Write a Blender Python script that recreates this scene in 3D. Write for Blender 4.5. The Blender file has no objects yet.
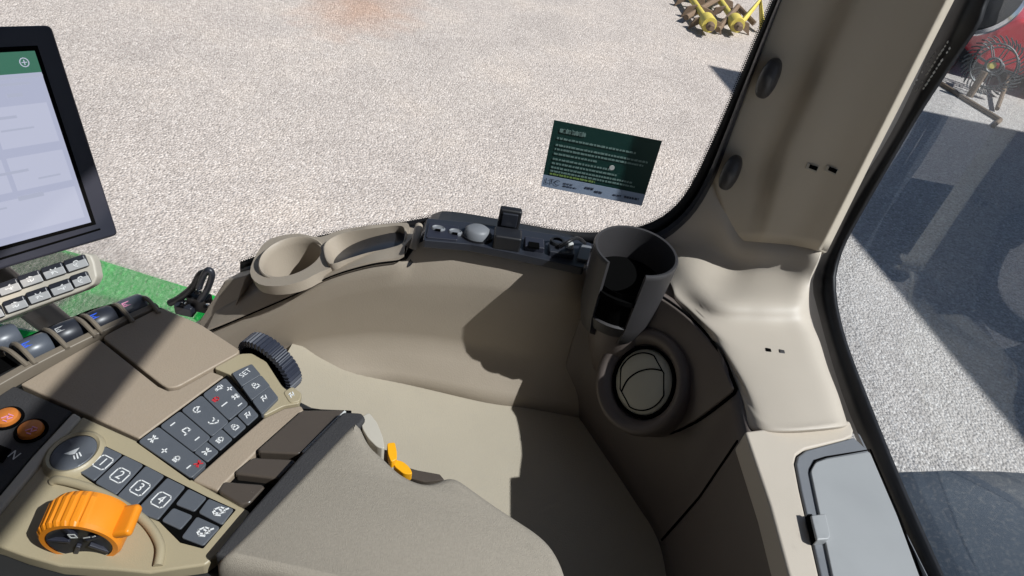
import bpy, bmesh, math, random
from mathutils import Vector, Matrix
V = Vector
random.seed(7)
S = bpy.context.scene
C = S.collection
# ------------------------------------------------------------------ camera frame
H = 3.0                                   # eye above the gravel; the cab is described relative to the eye
CAM = V((0, 0, H))
FPX = 670.0
P = math.radians(38.9)
FWD = V((0, math.cos(P), -math.sin(P)))
UP0 = V((0, math.sin(P), math.cos(P)))
RT0 = V((1, 0, 0))
ca, sa = 0.978, 0.207
nrm = math.hypot(ca, sa); ca /= nrm; sa /= nrm
CX = RT0 * ca + UP0 * sa
CY = RT0 * -sa + UP0 * ca
def ray(px, py):
    return FWD + CX * ((px - 512) / FPX) + CY * ((288 - py) / FPX)
def D(px, py, d): return CAM + ray(px, py) * d
def ZZ(px, py, z): r = ray(px, py); return CAM + r * (z / r.z)
def YY(px, py, y): r = ray(px, py); return CAM + r * (y / r.y)
def XX(px, py, x): r = ray(px, py); return CAM + r * (x / r.x)
class Pl:
    """a plane through p with normal n (towards the viewer side)"""
    def __init__(s, p, n): s.p, s.n = V(p), V(n).normalized()
    def at(s, px, py, h=0.0):
        r = ray(px, py); return CAM + r * ((s.p + s.n * h - CAM).dot(s.n) / r.dot(s.n))
    def pts(s, L, h=0.0): return [s.at(x, y, h) for x, y in L]
def plane3(a, b, c):
    n = (b - a).cross(c - a).normalized()
    if n.dot(CAM - a) < 0: n = -n
    return Pl(a, n)
def R(x, y, z): return V((x, y, z)) + CAM       # eye-relative metres

# ------------------------------------------------------------------ materials
def srgb(r, g, b):
    f = lambda c: (c / 255 / 12.92) if c / 255 <= .04045 else ((c / 255 + .055) / 1.055) ** 2.4
    return (f(r), f(g), f(b), 1)
def mat(name, col, rough=.5, var=.06, vscale=30, bump=0., bscale=600, metal=0., spec=.5, emit=0., coat=0., dust=0.):
    m = bpy.data.materials.new(name); m.use_nodes = True
    nt = m.node_tree; N = nt.nodes; L = nt.links
    b = N['Principled BSDF']
    b.inputs['Roughness'].default_value = rough
    b.inputs['Metallic'].default_value = metal
    b.inputs['Specular IOR Level'].default_value = spec
    b.inputs['Coat Weight'].default_value = coat
    tc = N.new('ShaderNodeTexCoord')
    n1 = N.new('ShaderNodeTexNoise'); n1.inputs['Scale'].default_value = vscale; n1.inputs['Detail'].default_value = 6
    L.new(tc.outputs['Object'], n1.inputs['Vector'])
    mx = N.new('ShaderNodeMix'); mx.data_type = 'RGBA'
    col = tuple(col[:3]) + (1,)
    mx.inputs['A'].default_value = tuple(c * (1 - var) for c in col[:3]) + (1,)
    mx.inputs['B'].default_value = tuple(min(1, c * (1 + var)) for c in col[:3]) + (1,)
    L.new(n1.outputs['Fac'], mx.inputs['Factor'])
    out = mx.outputs['Result']
    if dust:
        n3 = N.new('ShaderNodeTexNoise'); n3.inputs['Scale'].default_value = 140; n3.inputs['Detail'].default_value = 8
        L.new(tc.outputs['Object'], n3.inputs['Vector'])
        cr = N.new('ShaderNodeMapRange'); cr.inputs[1].default_value = .5; cr.inputs[2].default_value = .75; cr.inputs[4].default_value = dust
        L.new(n3.outputs['Fac'], cr.inputs[0])
        m2 = N.new('ShaderNodeMix'); m2.data_type = 'RGBA'
        m2.inputs['B'].default_value = (.35, .32, .28, 1)
        L.new(cr.outputs[0], m2.inputs['Factor']); L.new(out, m2.inputs['A']); out = m2.outputs['Result']
    L.new(out, b.inputs['Base Color'])
    mr = N.new('ShaderNodeMapRange'); mr.inputs[3].default_value = max(0, rough - .08); mr.inputs[4].default_value = min(1, rough + .08)
    L.new(n1.outputs['Fac'], mr.inputs[0]); L.new(mr.outputs[0], b.inputs['Roughness'])
    if bump:
        n2 = N.new('ShaderNodeTexNoise'); n2.inputs['Scale'].default_value = bscale; n2.inputs['Detail'].default_value = 4
        L.new(tc.outputs['Object'], n2.inputs['Vector'])
        bp = N.new('ShaderNodeBump'); bp.inputs['Strength'].default_value = bump; bp.inputs['Distance'].default_value = .001
        L.new(n2.outputs['Fac'], bp.inputs['Height']); L.new(bp.outputs['Normal'], b.inputs['Normal'])
    if emit:
        for q in ('A', 'B'): mx.inputs[q].default_value = (.02, .02, .02, 1)
        b.inputs['Emission Color'].default_value = col; b.inputs['Emission Strength'].default_value = emit
    return m
def glass(name, tint, gloss=.05, dust=.03, spot=.0):
    m = bpy.data.materials.new(name); m.use_nodes = True
    nt = m.node_tree; N = nt.nodes; L = nt.links
    N.remove(N['Principled BSDF']); out = N['Material Output']
    t = N.new('ShaderNodeBsdfTransparent'); t.inputs[0].default_value = tint + (1,)
    g = N.new('ShaderNodeBsdfGlossy'); g.inputs['Roughness'].default_value = .02
    d = N.new('ShaderNodeBsdfDiffuse'); d.inputs[0].default_value = (.42, .56, .74, 1)  # dust layer coloured blue to paint in a veil of reflected sky
    lw = N.new('ShaderNodeFresnel'); lw.inputs[0].default_value = 1.3
    ml = N.new('ShaderNodeMath'); ml.operation = 'MULTIPLY'; ml.inputs[1].default_value = gloss
    L.new(lw.outputs[0], ml.inputs[0])
    a = N.new('ShaderNodeMixShader'); L.new(ml.outputs[0], a.inputs[0]); L.new(t.outputs[0], a.inputs[1]); L.new(g.outputs[0], a.inputs[2])
    tc = N.new('ShaderNodeTexCoord')
    n = N.new('ShaderNodeTexNoise'); n.inputs['Scale'].default_value = 9; n.inputs['Detail'].default_value = 9; n.inputs['Roughness'].default_value = .7
    L.new(tc.outputs['Object'], n.inputs['Vector'])
    mr = N.new('ShaderNodeMapRange'); mr.inputs[1].default_value = .35; mr.inputs[2].default_value = .8; mr.inputs[3].default_value = dust * .3; mr.inputs[4].default_value = dust * 1.8
    L.new(n.outputs['Fac'], mr.inputs[0])
    fac = mr.outputs[0]
    if spot:
        vo = N.new('ShaderNodeTexVoronoi'); vo.inputs['Scale'].default_value = 55
        L.new(tc.outputs['Object'], vo.inputs['Vector'])
        m3 = N.new('ShaderNodeMapRange'); m3.inputs[1].default_value = .06; m3.inputs[2].default_value = .16; m3.inputs[3].default_value = spot; m3.inputs[4].default_value = 0
        L.new(vo.outputs['Distance'], m3.inputs[0])
        n5 = N.new('ShaderNodeTexNoise'); n5.inputs['Scale'].default_value = 6
        L.new(tc.outputs['Object'], n5.inputs['Vector'])
        m4 = N.new('ShaderNodeMath'); m4.operation = 'MULTIPLY'; L.new(m3.outputs[0], m4.inputs[0])
        m5 = N.new('ShaderNodeMapRange'); m5.inputs[1].default_value = .5; m5.inputs[2].default_value = .62
        L.new(n5.outputs['Fac'], m5.inputs[0]); L.new(m5.outputs[0], m4.inputs[1])
        ad = N.new('ShaderNodeMath'); ad.operation = 'ADD'; L.new(fac, ad.inputs[0]); L.new(m4.outputs[0], ad.inputs[1]); fac = ad.outputs[0]
    b = N.new('ShaderNodeMixShader'); L.new(fac, b.inputs[0]); L.new(a.outputs[0], b.inputs[1]); L.new(d.outputs[0], b.inputs[2])
    L.new(b.outputs[0], out.inputs[0])
    return m
def gravel_mat():
    m = bpy.data.materials.new('gravel'); m.use_nodes = True
    nt = m.node_tree; N = nt.nodes; L = nt.links; b = N['Principled BSDF']
    b.inputs['Roughness'].default_value = .9; b.inputs['Specular IOR Level'].default_value = .2
    tc = N.new('ShaderNodeTexCoord')
    def vor(sc):
        v = N.new('ShaderNodeTexVoronoi'); v.inputs['Scale'].default_value = sc; v.inputs['Randomness'].default_value = 1
        L.new(tc.outputs['Object'], v.inputs['Vector']); return v
    v1, v2 = vor(56), vor(130)
    def ramp(src, stops):
        r = N.new('ShaderNodeValToRGB'); L.new(src, r.inputs[0])
        e = r.color_ramp.elements
        while len(e) < len(stops): e.new(.5)
        for el, (p, c) in zip(e, stops): el.position = p; el.color = c
        return r.outputs[0]
    def sep(v):
        s = N.new('ShaderNodeSeparateColor'); L.new(v.outputs['Color'], s.inputs[0]); return s.outputs[0]
    c1 = ramp(sep(v1), [(0, (.235, .215, .20, 1)), (.3, (.38, .352, .328, 1)), (.6, (.46, .428, .402, 1)), (.85, (.55, .522, .495, 1)), (1, (.74, .715, .685, 1))])
    c2 = ramp(sep(v2), [(0, (.25, .232, .215, 1)), (.5, (.455, .424, .397, 1)), (1, (.66, .63, .60, 1))])
    mx = N.new('ShaderNodeMix'); mx.data_type = 'RGBA'; mx.inputs['Factor'].default_value = .45
    L.new(c1, mx.inputs['A']); L.new(c2, mx.inputs['B'])
    # broad dusty variation and one rusty stain
    n = N.new('ShaderNodeTexNoise'); n.inputs['Scale'].default_value = .9; n.inputs['Detail'].default_value = 9; n.inputs['Roughness'].default_value = .6
    L.new(tc.outputs['Object'], n.inputs['Vector'])
    c3 = ramp(n.outputs['Fac'], [(.32, (.92, .91, .905, 1)), (.5, (1.02, 1.01, 1.0, 1)), (.7, (1.12, 1.09, 1.05, 1))])
    m2 = N.new('ShaderNodeMix'); m2.data_type = 'RGBA'; m2.blend_type = 'MULTIPLY'; m2.inputs['Factor'].default_value = 1
    L.new(mx.outputs['Result'], m2.inputs['A']); L.new(c3, m2.inputs['B'])
    st = ZZ(362, 8, -H)
    mp = N.new('ShaderNodeMapping'); mp.vector_type = 'POINT'; mp.inputs['Location'].default_value = (-st.x, -st.y, -st.z)
    L.new(tc.outputs['Object'], mp.inputs[0])
    sc = N.new('ShaderNodeVectorMath'); sc.operation = 'MULTIPLY'; sc.inputs[1].default_value = (1 / 1.0, 1 / 1.5, 1)
    L.new(mp.outputs[0], sc.inputs[0])
    ln = N.new('ShaderNodeVectorMath'); ln.operation = 'LENGTH'; L.new(sc.outputs[0], ln.inputs[0])
    nn = N.new('ShaderNodeTexNoise'); nn.inputs['Scale'].default_value = 2.5; nn.inputs['Detail'].default_value = 6; L.new(tc.outputs['Object'], nn.inputs['Vector'])
    ad = N.new('ShaderNodeMath'); ad.operation = 'ADD'; L.new(ln.outputs['Value'], ad.inputs[0]); L.new(nn.outputs['Fac'], ad.inputs[1])
    mr = N.new('ShaderNodeMapRange'); mr.inputs[1].default_value = .6; mr.inputs[2].default_value = 1.4; mr.inputs[3].default_value = .65; mr.inputs[4].default_value = 0
    L.new(ad.outputs[0], mr.inputs[0])
    m3 = N.new('ShaderNodeMix'); m3.data_type = 'RGBA'; m3.blend_type = 'MULTIPLY'; m3.inputs['B'].default_value = (.95, .66, .5, 1)
    L.new(mr.outputs[0], m3.inputs['Factor']); L.new(m2.outputs['Result'], m3.inputs['A'])
    L.new(m3.outputs['Result'], b.inputs['Base Color'])
    bp = N.new('ShaderNodeBump'); bp.inputs['Strength'].default_value = .8; bp.inputs['Distance'].default_value = .016; bp.invert = True
    L.new(v1.outputs['Distance'], bp.inputs['Height']); L.new(bp.outputs['Normal'], b.inputs['Normal'])
    return m
M = dict(
    trim=mat('taupe_plastic', (.37, .31, .243), .55, .06, 14, .25, 480, dust=.06),
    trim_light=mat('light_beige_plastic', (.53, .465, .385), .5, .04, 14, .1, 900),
    pillar=mat('pillar_plastic', (.58, .505, .40), .5, .04, 9, .1, 900),
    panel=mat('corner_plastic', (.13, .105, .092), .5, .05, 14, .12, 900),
    bucket=mat('bucket_plastic', (.042, .039, .040), .5, .05, 20, .08, 900),
    console=mat('console_taupe', (.335, .265, .195), .5, .05, 16, .3, 650, dust=.05),
    console_tan=mat('console_tan', (.37, .31, .20), .42, .05, 16, .12, 1100),
    fin=mat('fin_tan', (.20, .165, .125), .45, .04, 30),
    bronze=mat('paddle_bronze', (.075, .06, .048), .25, .08, 30, spec=.6),
    charcoal=mat('charcoal_rubber', (.035, .033, .034), .7, .12, 60, .5, 700),
    black=mat('black_plastic', (.012, .012, .014), .45, .15, 40),
    gap=mat('dark_gap', (.004, .004, .004), .95, 0, spec=0),
    navy=mat('dark_satin_plastic', (.022, .024, .032), .38, .1, 40),
    key=mat('slate_button', (.098, .106, .120), .38, .08, 60, .05, 900),
    togglegrey=mat('toggle_grey', (.085, .095, .115), .35, .1, 40),
    white=mat('white_print', (.75, .75, .74), .6, .02),
    red=mat('red_print', (.6, .03, .04), .5, .02),
    blueprint=mat('blue_print', (.03, .12, .75), .5, .02),
    pinkprint=mat('pink_print', (.75, .3, .45), .5, .02),
    orange=mat('orange_plastic', (.80, .255, .012), .42, .06, 60),
    amber=mat('amber_button', (.55, .17, .03), .4, .1, 90),
    silver=mat('silver_paint', (.55, .55, .53), .35, .05, 40),
    keysilver=mat('key_silver', (.42, .42, .42), .35, .1, 60),
    darkgrey=mat('dark_bezel', (.022, .023, .034), .42, .08, 40),
    leather=mat('armrest_fabric', (.315, .275, .222), .9, .16, 520, .55, 1300),
    floor=mat('floor_vinyl', (.41, .36, .278), .75, .07, 11, .35, 500, dust=.14),
    sillgrey=mat('sill_grey', (.18, .187, .20), .5, .06, 20, .08, 900),
    lid=mat('lid_grey', (.33, .335, .335), .45, .09, 16, .05, 900),
    seal=mat('black_seal', (.008, .008, .010), .55, .1, 50),
    knob=mat('hook_grey', (.045, .042, .042), .5, .1, 50),
    cream=mat('cream_plastic', (.48, .44, .37), .5, .03, 30),
    yellow=mat('yellow_paint', (.86, .40, .008), .4, .08, 60),
    implement=mat('implement_yellow', (.62, .52, .10), .5, .12, 12, dust=.4),
    rust=mat('rusty_steel', (.16, .11, .07), .8, .25, 20, dust=.3),
    steel=mat('dull_steel', (.045, .048, .05), .5, .2, 20, metal=.4),
    greenpaint=mat('green_paint', (.004, .36, .05), .6, .08, 8, spec=.2),
    redpaint=mat('red_paint', (.62, .015, .03), .35, .1, 6, coat=.4),
    fender=mat('fender_plastic', (.05, .062, .08), .5, .12, 5, dust=.25),
    tyre=mat('tyre_rubber', (.02, .02, .022), .85, .2, 10, dust=.3),
    seat=mat('seat_fabric', (.02, .02, .021), .9, .2, 80, .4, 400),
    roofm=mat('roof_plastic', (.22, .20, .17), .6, .05, 10),
    caster=mat('caster_grey', (.33, .35, .37), .6, .08, 2),
    post=mat('post_black', (.02, .02, .02), .5, .1, 10),
    chrome=mat('chrome', (.7, .7, .72), .15, .03, 10, metal=1),
    lens=mat('lamp_lens', (.55, .6, .65), .1, .05, 10),
    stickgreen=mat('sticker_green', (.006, .04, .034), .45, .1, 60),
    stickblue=mat('sticker_strip', (.33, .40, .52), .5, .05, 60),
    stickprint=mat('sticker_print', (.24, .36, .33), .6, .05),
    stickolive=mat('sticker_olive_print', (.3, .45, .12), .6, .05),
    stickdark=mat('sticker_dark_print', (.02, .025, .045), .6, .05),
    scr=mat('screen_pale', srgb(190, 195, 220), .3, .05, 9, emit=.58),
    scrgreen=mat('screen_green', srgb(62, 112, 92), .3, .03, 9, emit=.7),
    scrgrey=mat('screen_grey', srgb(184, 189, 210), .3, .02, 9, emit=.62),
    scrwhite=mat('screen_white', srgb(201, 205, 227), .3, .02, 9, emit=.6),
    gravel=gravel_mat(),
    glass=glass('side_glass', (.985, .98, .98), .5, .006),
    rearglass=glass('rear_glass', (.90, .935, .965), .15, .016, .2),  # cool tint paints bluish reflection and shade into the pane
)

# ------------------------------------------------------------------ things, parts
def put(o, label=None, cat=None, group=None, kind=None):
    if label: o['label'] = label
    if cat: o['category'] = cat
    if group: o['group'] = group
    if kind: o['kind'] = kind
    return o
def thing(name, label, cat, loc, group=None):
    o = bpy.data.objects.new(name, None); C.objects.link(o); o.location = loc; o.empty_display_size = .02
    return put(o, label, cat, group)
class MB:
    def __init__(s): s.v = []; s.f = []
    def add(s, vs, fs):
        n = len(s.v); s.v += [V(v) for v in vs]; s.f += [tuple(i + n for i in f) for f in fs]; return s
    def prism(s, pts, n, t):
        pts = [V(p) for p in pts]; n = V(n).normalized(); k = len(pts)
        return s.add(pts + [p - n * t for p in pts], [tuple(range(k)), tuple(range(2 * k - 1, k - 1, -1))] + [(i, i + k, (i + 1) % k + k, (i + 1) % k) for i in range(k)])
    def box(s, c, sz, ax=None):
        c = V(c); ax = ax or (V((1, 0, 0)), V((0, 1, 0)), V((0, 0, 1)))
        vs = [c + ax[0] * (sz[0] / 2 * a) + ax[1] * (sz[1] / 2 * b) + ax[2] * (sz[2] / 2 * d) for a in (-1, 1) for b in (-1, 1) for d in (-1, 1)]
        return s.add(vs, [(0, 1, 3, 2), (4, 6, 7, 5), (0, 4, 5, 1), (2, 3, 7, 6), (0, 2, 6, 4), (1, 5, 7, 3)])
    def tube(s, path, r, n=10, closed=False):
        path = [V(p) for p in path]; k = len(path); base = len(s.v); rs = r if isinstance(r, (list, tuple)) else [r] * k
        ref = None
        for i, p in enumerate(path):
            a = path[i - 1] if (i or closed) else path[0]; b = path[(i + 1) % k] if (i < k - 1 or closed) else path[-1]
            t = (b - a).normalized()
            if ref is None: ref = t.orthogonal().normalized()
            ref = (ref - t * ref.dot(t)).normalized(); bi = t.cross(ref)
            for j in range(n):
                q = 2 * math.pi * j / n; s.v.append(p + (ref * math.cos(q) + bi * math.sin(q)) * rs[i])
        for i in range(k if closed else k - 1):
            for j in range(n):
                a = base + i * n + j; b = base + i * n + (j + 1) % n; c = base + (i + 1) % k * n + (j + 1) % n; d = base + (i + 1) % k * n + j
                s.f.append((a, b, c, d))
        if not closed:
            s.f.append(tuple(range(base + n - 1, base - 1, -1))); s.f.append(tuple(range(base + (k - 1) * n, base + k * n)))
        return s
    def lathe(s, prof, c, axis, n=40, a0=0., a1=2 * math.pi, ref=None, squash=(1, 1)):
        """prof: list of (radius, height along axis)"""
        c = V(c); ax = V(axis).normalized(); u = (V(ref) - ax * V(ref).dot(ax)).normalized() if ref is not None else ax.orthogonal().normalized(); w = ax.cross(u)
        full = abs(a1 - a0 - 2 * math.pi) < 1e-6; m = n if full else n + 1; base = len(s.v)
        for r, h in prof:
            for j in range(m):
                q = a0 + (a1 - a0) * j / n
                s.v.append(c + ax * h + (u * (math.cos(q) * squash[0]) + w * (math.sin(q) * squash[1])) * max(r, 1e-5))
        for i in range(len(prof) - 1):
            for j in range(n):
                k = (j + 1) % m
                s.f.append((base + i * m + j, base + i * m + k, base + (i + 1) * m + k, base + (i + 1) * m + j))
        return s
    def grid(s, rows):
        base = len(s.v); nc = len(rows[0])
        for r in rows: s.v += [V(p) for p in r]
        for i in range(len(rows) - 1):
            for j in range(nc - 1):
                a = base + i * nc + j; s.f.append((a, a + 1, a + nc + 1, a + nc))
        return s
    def strokes(s, lines, o, xd, yd, nz, w, t=.0004):
        """flat raised strokes, 2-D polylines on a plane"""
        for ln in lines:
            for a, b in zip(ln[:-1], ln[1:]):
                d = V((b[0] - a[0], b[1] - a[1]));
                if d.length < 1e-9: continue
                d.normalize(); e = V((-d.y, d.x)) * (w / 2); d2 = d * (w * .35)
                q = [(a[0] - d2.x + e.x, a[1] - d2.y + e.y), (b[0] + d2.x + e.x, b[1] + d2.y + e.y), (b[0] + d2.x - e.x, b[1] + d2.y - e.y), (a[0] - d2.x - e.x, a[1] - d2.y - e.y)]
                s.prism([o + xd * x + yd * y + nz * t for x, y in q], nz, t * .9 + random.random() * t * .08)
        return s
    def build(s, name, m, pa=None, bevel=0., seg=2, smooth=True, solid=0., sub=0, ang=40, off=-1, kind=None, label=None):
        me = bpy.data.meshes.new(name); me.from_pydata([tuple(v) for v in s.v], [], s.f); me.validate()
        bm = bmesh.new(); bm.from_mesh(me); bmesh.ops.recalc_face_normals(bm, faces=bm.faces[:])
        if solid and sum((CAM - f.calc_center_median()).normalized().dot(f.normal) * f.calc_area() for f in bm.faces) < 0:
            bmesh.ops.reverse_faces(bm, faces=bm.faces[:])
        bm.to_mesh(me); bm.free()
        me.materials.append(m)
        o = bpy.data.objects.new(name, me); C.objects.link(o)
        if sub:
            x = o.modifiers.new('sub', 'SUBSURF'); x.levels = x.render_levels = sub
        if solid:
            x = o.modifiers.new('solid', 'SOLIDIFY'); x.thickness = solid; x.offset = off
        if bevel:
            x = o.modifiers.new('bevel', 'BEVEL'); x.width = bevel; x.segments = seg; x.limit_method = 'ANGLE'; x.angle_limit = math.radians(30); x.use_clamp_overlap = True
        if smooth:
            for p in me.polygons: p.use_smooth = True
            if hasattr(me, 'set_sharp_from_angle') and not bevel: me.set_sharp_from_angle(angle=math.radians(ang))
            if bevel:
                x = o.modifiers.new('wn', 'WEIGHTED_NORMAL'); x.keep_sharp = True
        if pa is not None:
            o.parent = pa
            if pa.type == 'EMPTY': o.matrix_parent_inverse = Matrix.Translation(-pa.location)
        if kind: o['kind'] = kind
        if label: o['label'] = label
        return o
def cat1(p, n, closed=False):
    """Catmull-Rom through points, n samples per span"""
    p = [V(q) for q in p]; k = len(p); out = []
    for i in range(k if closed else k - 1):
        g = lambda j: p[j % k] if closed else p[min(max(j, 0), k - 1)]
        a, b, c, d = g(i - 1), g(i), g(i + 1), g(i + 2)
        for j in range(n):
            t = j / n
            out.append(.5 * ((2 * b) + (c - a) * t + (2 * a - 5 * b + 4 * c - d) * t * t + (3 * b - a - 3 * c + d) * t ** 3))
    if not closed: out.append(p[-1])
    return out
def resample(p, n):
    p = [V(q) for q in p]; L = [0]
    for a, b in zip(p[:-1], p[1:]): L.append(L[-1] + (b - a).length)
    out = []; i = 0
    for k in range(n):
        t = L[-1] * k / (n - 1)
        while i < len(p) - 2 and L[i + 1] < t: i += 1
        f = (t - L[i]) / max(1e-9, L[i + 1] - L[i]); out.append(p[i].lerp(p[i + 1], min(1, max(0, f))))
    return out
def loft(rails, n=40, per=8, across=1):
    rows = [resample(cat1(r, per), n) for r in rails]
    if across > 1:
        cols = [cat1([r[j] for r in rows], across) for j in range(n)]
        rows = [[cols[j][i] for j in range(n)] for i in range(len(cols[0]))]
    return rows
def px_smooth(L, n=5, closed=True):
    return [(q.x, q.y) for q in cat1([V((x, y, 0)) for x, y in L], n, closed)]
def rounded(pts, r, n=4):
    """round the corners of a 3-D polygon"""
    out = []; k = len(pts)
    for i in range(k):
        a, b, c = V(pts[i - 1]), V(pts[i]), V(pts[(i + 1) % k])
        e1 = (a - b); e2 = (c - b); rr = min(r, e1.length * .45, e2.length * .45)
        p, q = b + e1.normalized() * rr, b + e2.normalized() * rr
        for j in range(n + 1):
            t = j / n; out.append(p * (1 - t) ** 2 + b * (2 * t * (1 - t)) + q * t * t)
    return out
def text_mb(mb, body, o, xd, yd, nz, size, t=.0003):
    cu = bpy.data.curves.new('t', 'FONT'); cu.body = body; cu.size = size; cu.align_x = 'CENTER'; cu.align_y = 'CENTER'; cu.resolution_u = 3
    ob = bpy.data.objects.new('t', cu); C.objects.link(ob)
    dg = bpy.context.evaluated_depsgraph_get(); me = bpy.data.meshes.new_from_object(ob.evaluated_get(dg))
    mb.add([o + xd * v.co.x + yd * v.co.y + nz * t for v in me.vertices], [tuple(p.vertices) for p in me.polygons])
    bpy.data.objects.remove(ob); bpy.data.curves.remove(cu); bpy.data.meshes.remove(me)
    return mb
def plate(name, pl, pxs, t, m, pa, h=0., bevel=.001, r=0., seg=2, sm=0, **k):
    L = px_smooth(pxs, sm) if sm else pxs
    pts = pl.pts(L, h)
    if r: pts = rounded(pts, r)
    return MB().prism(pts, pl.n, t).build(name, m, pa, bevel=bevel, seg=seg, **k)
def seam(name, pts, r, pa, m=None, n=6, closed=False):
    return MB().tube(pts, r, n, closed).build(name, m or M['gap'], pa)

# ================================================================== SETTING
g = MB(); g.prism([V((-70, -40, 0)), V((70, -40, 0)), V((70, 110, 0)), V((-70, 110, 0))], (0, 0, 1), .2)
go = g.build('ground', M['gravel'], smooth=False); put(go, 'pale grey gravel yard outside the cab windows', 'ground', kind='structure')
ZF = -.76
f = MB(); f.prism([R(-.31, -.75, ZF), R(.30, -.75, ZF), R(.30, .72, ZF), R(-.31, .72, ZF)], (0, 0, 1), .03)
put(f.build('floor', M['floor'], smooth=False), 'smooth beige vinyl floor beside the seat', 'floor', kind='structure')

# ================================================================== SIDE WALL
sw = thing('side_wall_panel', 'curved taupe plastic wall panel running below the side window down to the floor', 'wall panel', R(-.1, .71, -.76))
r0 = [YY(x, y, Y - .007 * (x < 412)) for x, y, Y in [(150, 372, .70), (205, 337, .70), (232, 324, .70), (290, 298, .70), (330, 278, .702), (370, 266, .706), (404, 262, .71), (414, 250, .715), (430, 240, .72), (480, 246, .722), (530, 257, .722), (575, 268, .722), (592, 274, .748), (612, 280, .785), (632, 284, .80)]]
r1 = [YY(x, y, Y) for x, y, Y in [(160, 400, .69), (240, 347, .69), (300, 313, .692), (350, 295, .695), (410, 286, .70), (470, 288, .704), (540, 297, .708), (585, 305, .722), (632, 317, .775)]]
r2 = [YY(x, y, Y) for x, y, Y in [(180, 415, .70), (240, 370, .70), (290, 347, .70), (340, 338, .702), (400, 337, .705), (490, 350, .708), (560, 364, .708), (615, 376, .708)]]
r3 = [ZZ(x, y, ZF - .003) for x, y in [(180, 425), (240, 390), (290, 377), (330, 378), (400, 386), (485, 405), (530, 411), (590, 422)]]
rr = [resample(cat1(r, 8), 60) for r in (r0, r1, r2, r3)]
wall = MB()
prof = []
for j in range(60):
    a, b, c, d = (rr[i][j] for i in range(4))
    q = [a + V((0, .012, -.008)), a + V((0, .005, -.001)), a + V((0, 0, -.006)), a.lerp(b, .5) + V((0, .002, 0)), a.lerp(b, .85), b + V((0, .002, -.004)), b.lerp(c, .3), c.lerp(b, .12), c + V((0, -.002, -.004)), c.lerp(d, .3), c.lerp(d, .7), d]
    prof.append(q)
wall.grid([[prof[j][i] for j in range(60)] for i in range(12)])
wall.build('wall_face', M['trim'], sw, solid=.012, ang=60)
# ledge behind the wall top, under the window
wl = MB(); wl.grid([[p + V((0, .004, -.002)) for p in rr[0]], [V((p.x, .80, p.z - .004)) for p in rr[0]]]); wl.build('ledge', M['navy'], sw, solid=.01)
# raised fin beside the socket strip
MB().tube(cat1([YY(413, 249, .716), YY(415, 243, .722), YY(417, 234, .742), YY(419, 226, .762)], 4), .0055).build('ledge_fin', M['trim'], sw)

# ================================================================== STORAGE TRAY
ty = thing('storage_tray', 'taupe ledge tray with a round cup well and a long open bin beside it', 'tray', R(-.25, .74, -.62))
tp = Pl(R(-.1, .73, -.545), (-.375, 0, 1))
fs = [YY(x, y, Y - .008) for x, y, Y in [(207, 331, .70), (232, 321, .70), (290, 296, .70), (330, 276, .702), (370, 264, .706), (398, 260, .71), (404, 257, .711)]]
ft = [YY(x, y, Y) for x, y, Y in [(214, 314, .715), (234, 302, .716), (290, 276, .717), (330, 264, .718), (370, 253, .722), (396, 247.5, .725), (405, 245, .726)]]
fs = resample(cat1(fs, 8), 40); ft = resample(cat1(ft, 8), 40)
body = MB(); sec = []
for q_, (a, b) in enumerate(zip(fs, ft)):
    bk = V((b.x, .798, b.z + .004 - .022 * max(0, (q_ - 30) / 9)))
    sec.append([a + V((0, .06, -.004)), a, a + V((0, .001, .003)), a.lerp(b, .8), b, b.lerp(bk, .12), b.lerp(bk, .9), bk, bk + V((0, 0, -.05)), a + V((0, .09, -.05))])
ns = len(sec[0])
for s_ in sec: body.v += s_
for i in range(len(sec) - 1):
    for j in range(ns):
        body.f.append((i * ns + j, i * ns + (j + 1) % ns, (i + 1) * ns + (j + 1) % ns, (i + 1) * ns + j))
body.f.append(tuple(range(ns))); body.f.append(tuple(range(len(sec) * ns - 1, (len(sec) - 1) * ns - 1, -1)))
tb = body.build('tray_body', M['trim'], ty, ang=50)
cupc = tp.at(292, 258, .005)
binpx = [(329, 264), (323, 247), (332, 237), (350, 231), (380, 227), (400, 225), (406, 229), (404, 243), (392, 248), (368, 253), (348, 259)]
bino = tp.pts(px_smooth(binpx, 4), .010)
def cut(o, mb):
    c = mb.build('cutter', M['gap'], smooth=False)
    md = o.modifiers.new('b', 'BOOLEAN'); md.object = c; md.operation = 'DIFFERENCE'; md.solver = 'EXACT'
    bpy.context.view_layer.update()
    dg = bpy.context.evaluated_depsgraph_get()
    me = bpy.data.meshes.new_from_object(o.evaluated_get(dg)); o.modifiers.clear(); o.data = me
    bpy.data.objects.remove(c)
upx = V((1, 0, .375)).normalized()
CUP_N = V((-.2, -.12, 1)).normalized()
cut(tb, MB().lathe([(0, -.091), (.0355, -.091), (.0425, -.012), (.0425, .05), (0, .05)], cupc, CUP_N, 40))
cen = sum(bino, V()) / len(bino)
inner = [cen + (p - cen) * .955 for p in bino]
cut(tb, MB().prism([p + tp.n * .05 for p in inner], tp.n, .2))
for p in tb.data.polygons: p.use_smooth = True
tb.data.set_sharp_from_angle(angle=math.radians(35))
tpx = [(250, 272), (257, 253), (270, 239), (297, 233.5), (320, 237), (345, 229), (400, 222.5), (409, 227), (407, 246), (392, 251), (368, 256.5), (342, 264), (320, 272), (302, 281), (280, 286), (259, 284)]
tt = MB().prism(tp.pts(px_smooth(tpx, 3), .0035), tp.n, .015).build('tray_top', M['trim'], ty)
cut(tt, MB().lathe([(0, -.091), (.0355, -.091), (.0425, -.012), (.0425, .05), (0, .05)], cupc, CUP_N, 40))
cut(tt, MB().prism([p + tp.n * .05 for p in inner], tp.n, .2))
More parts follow.
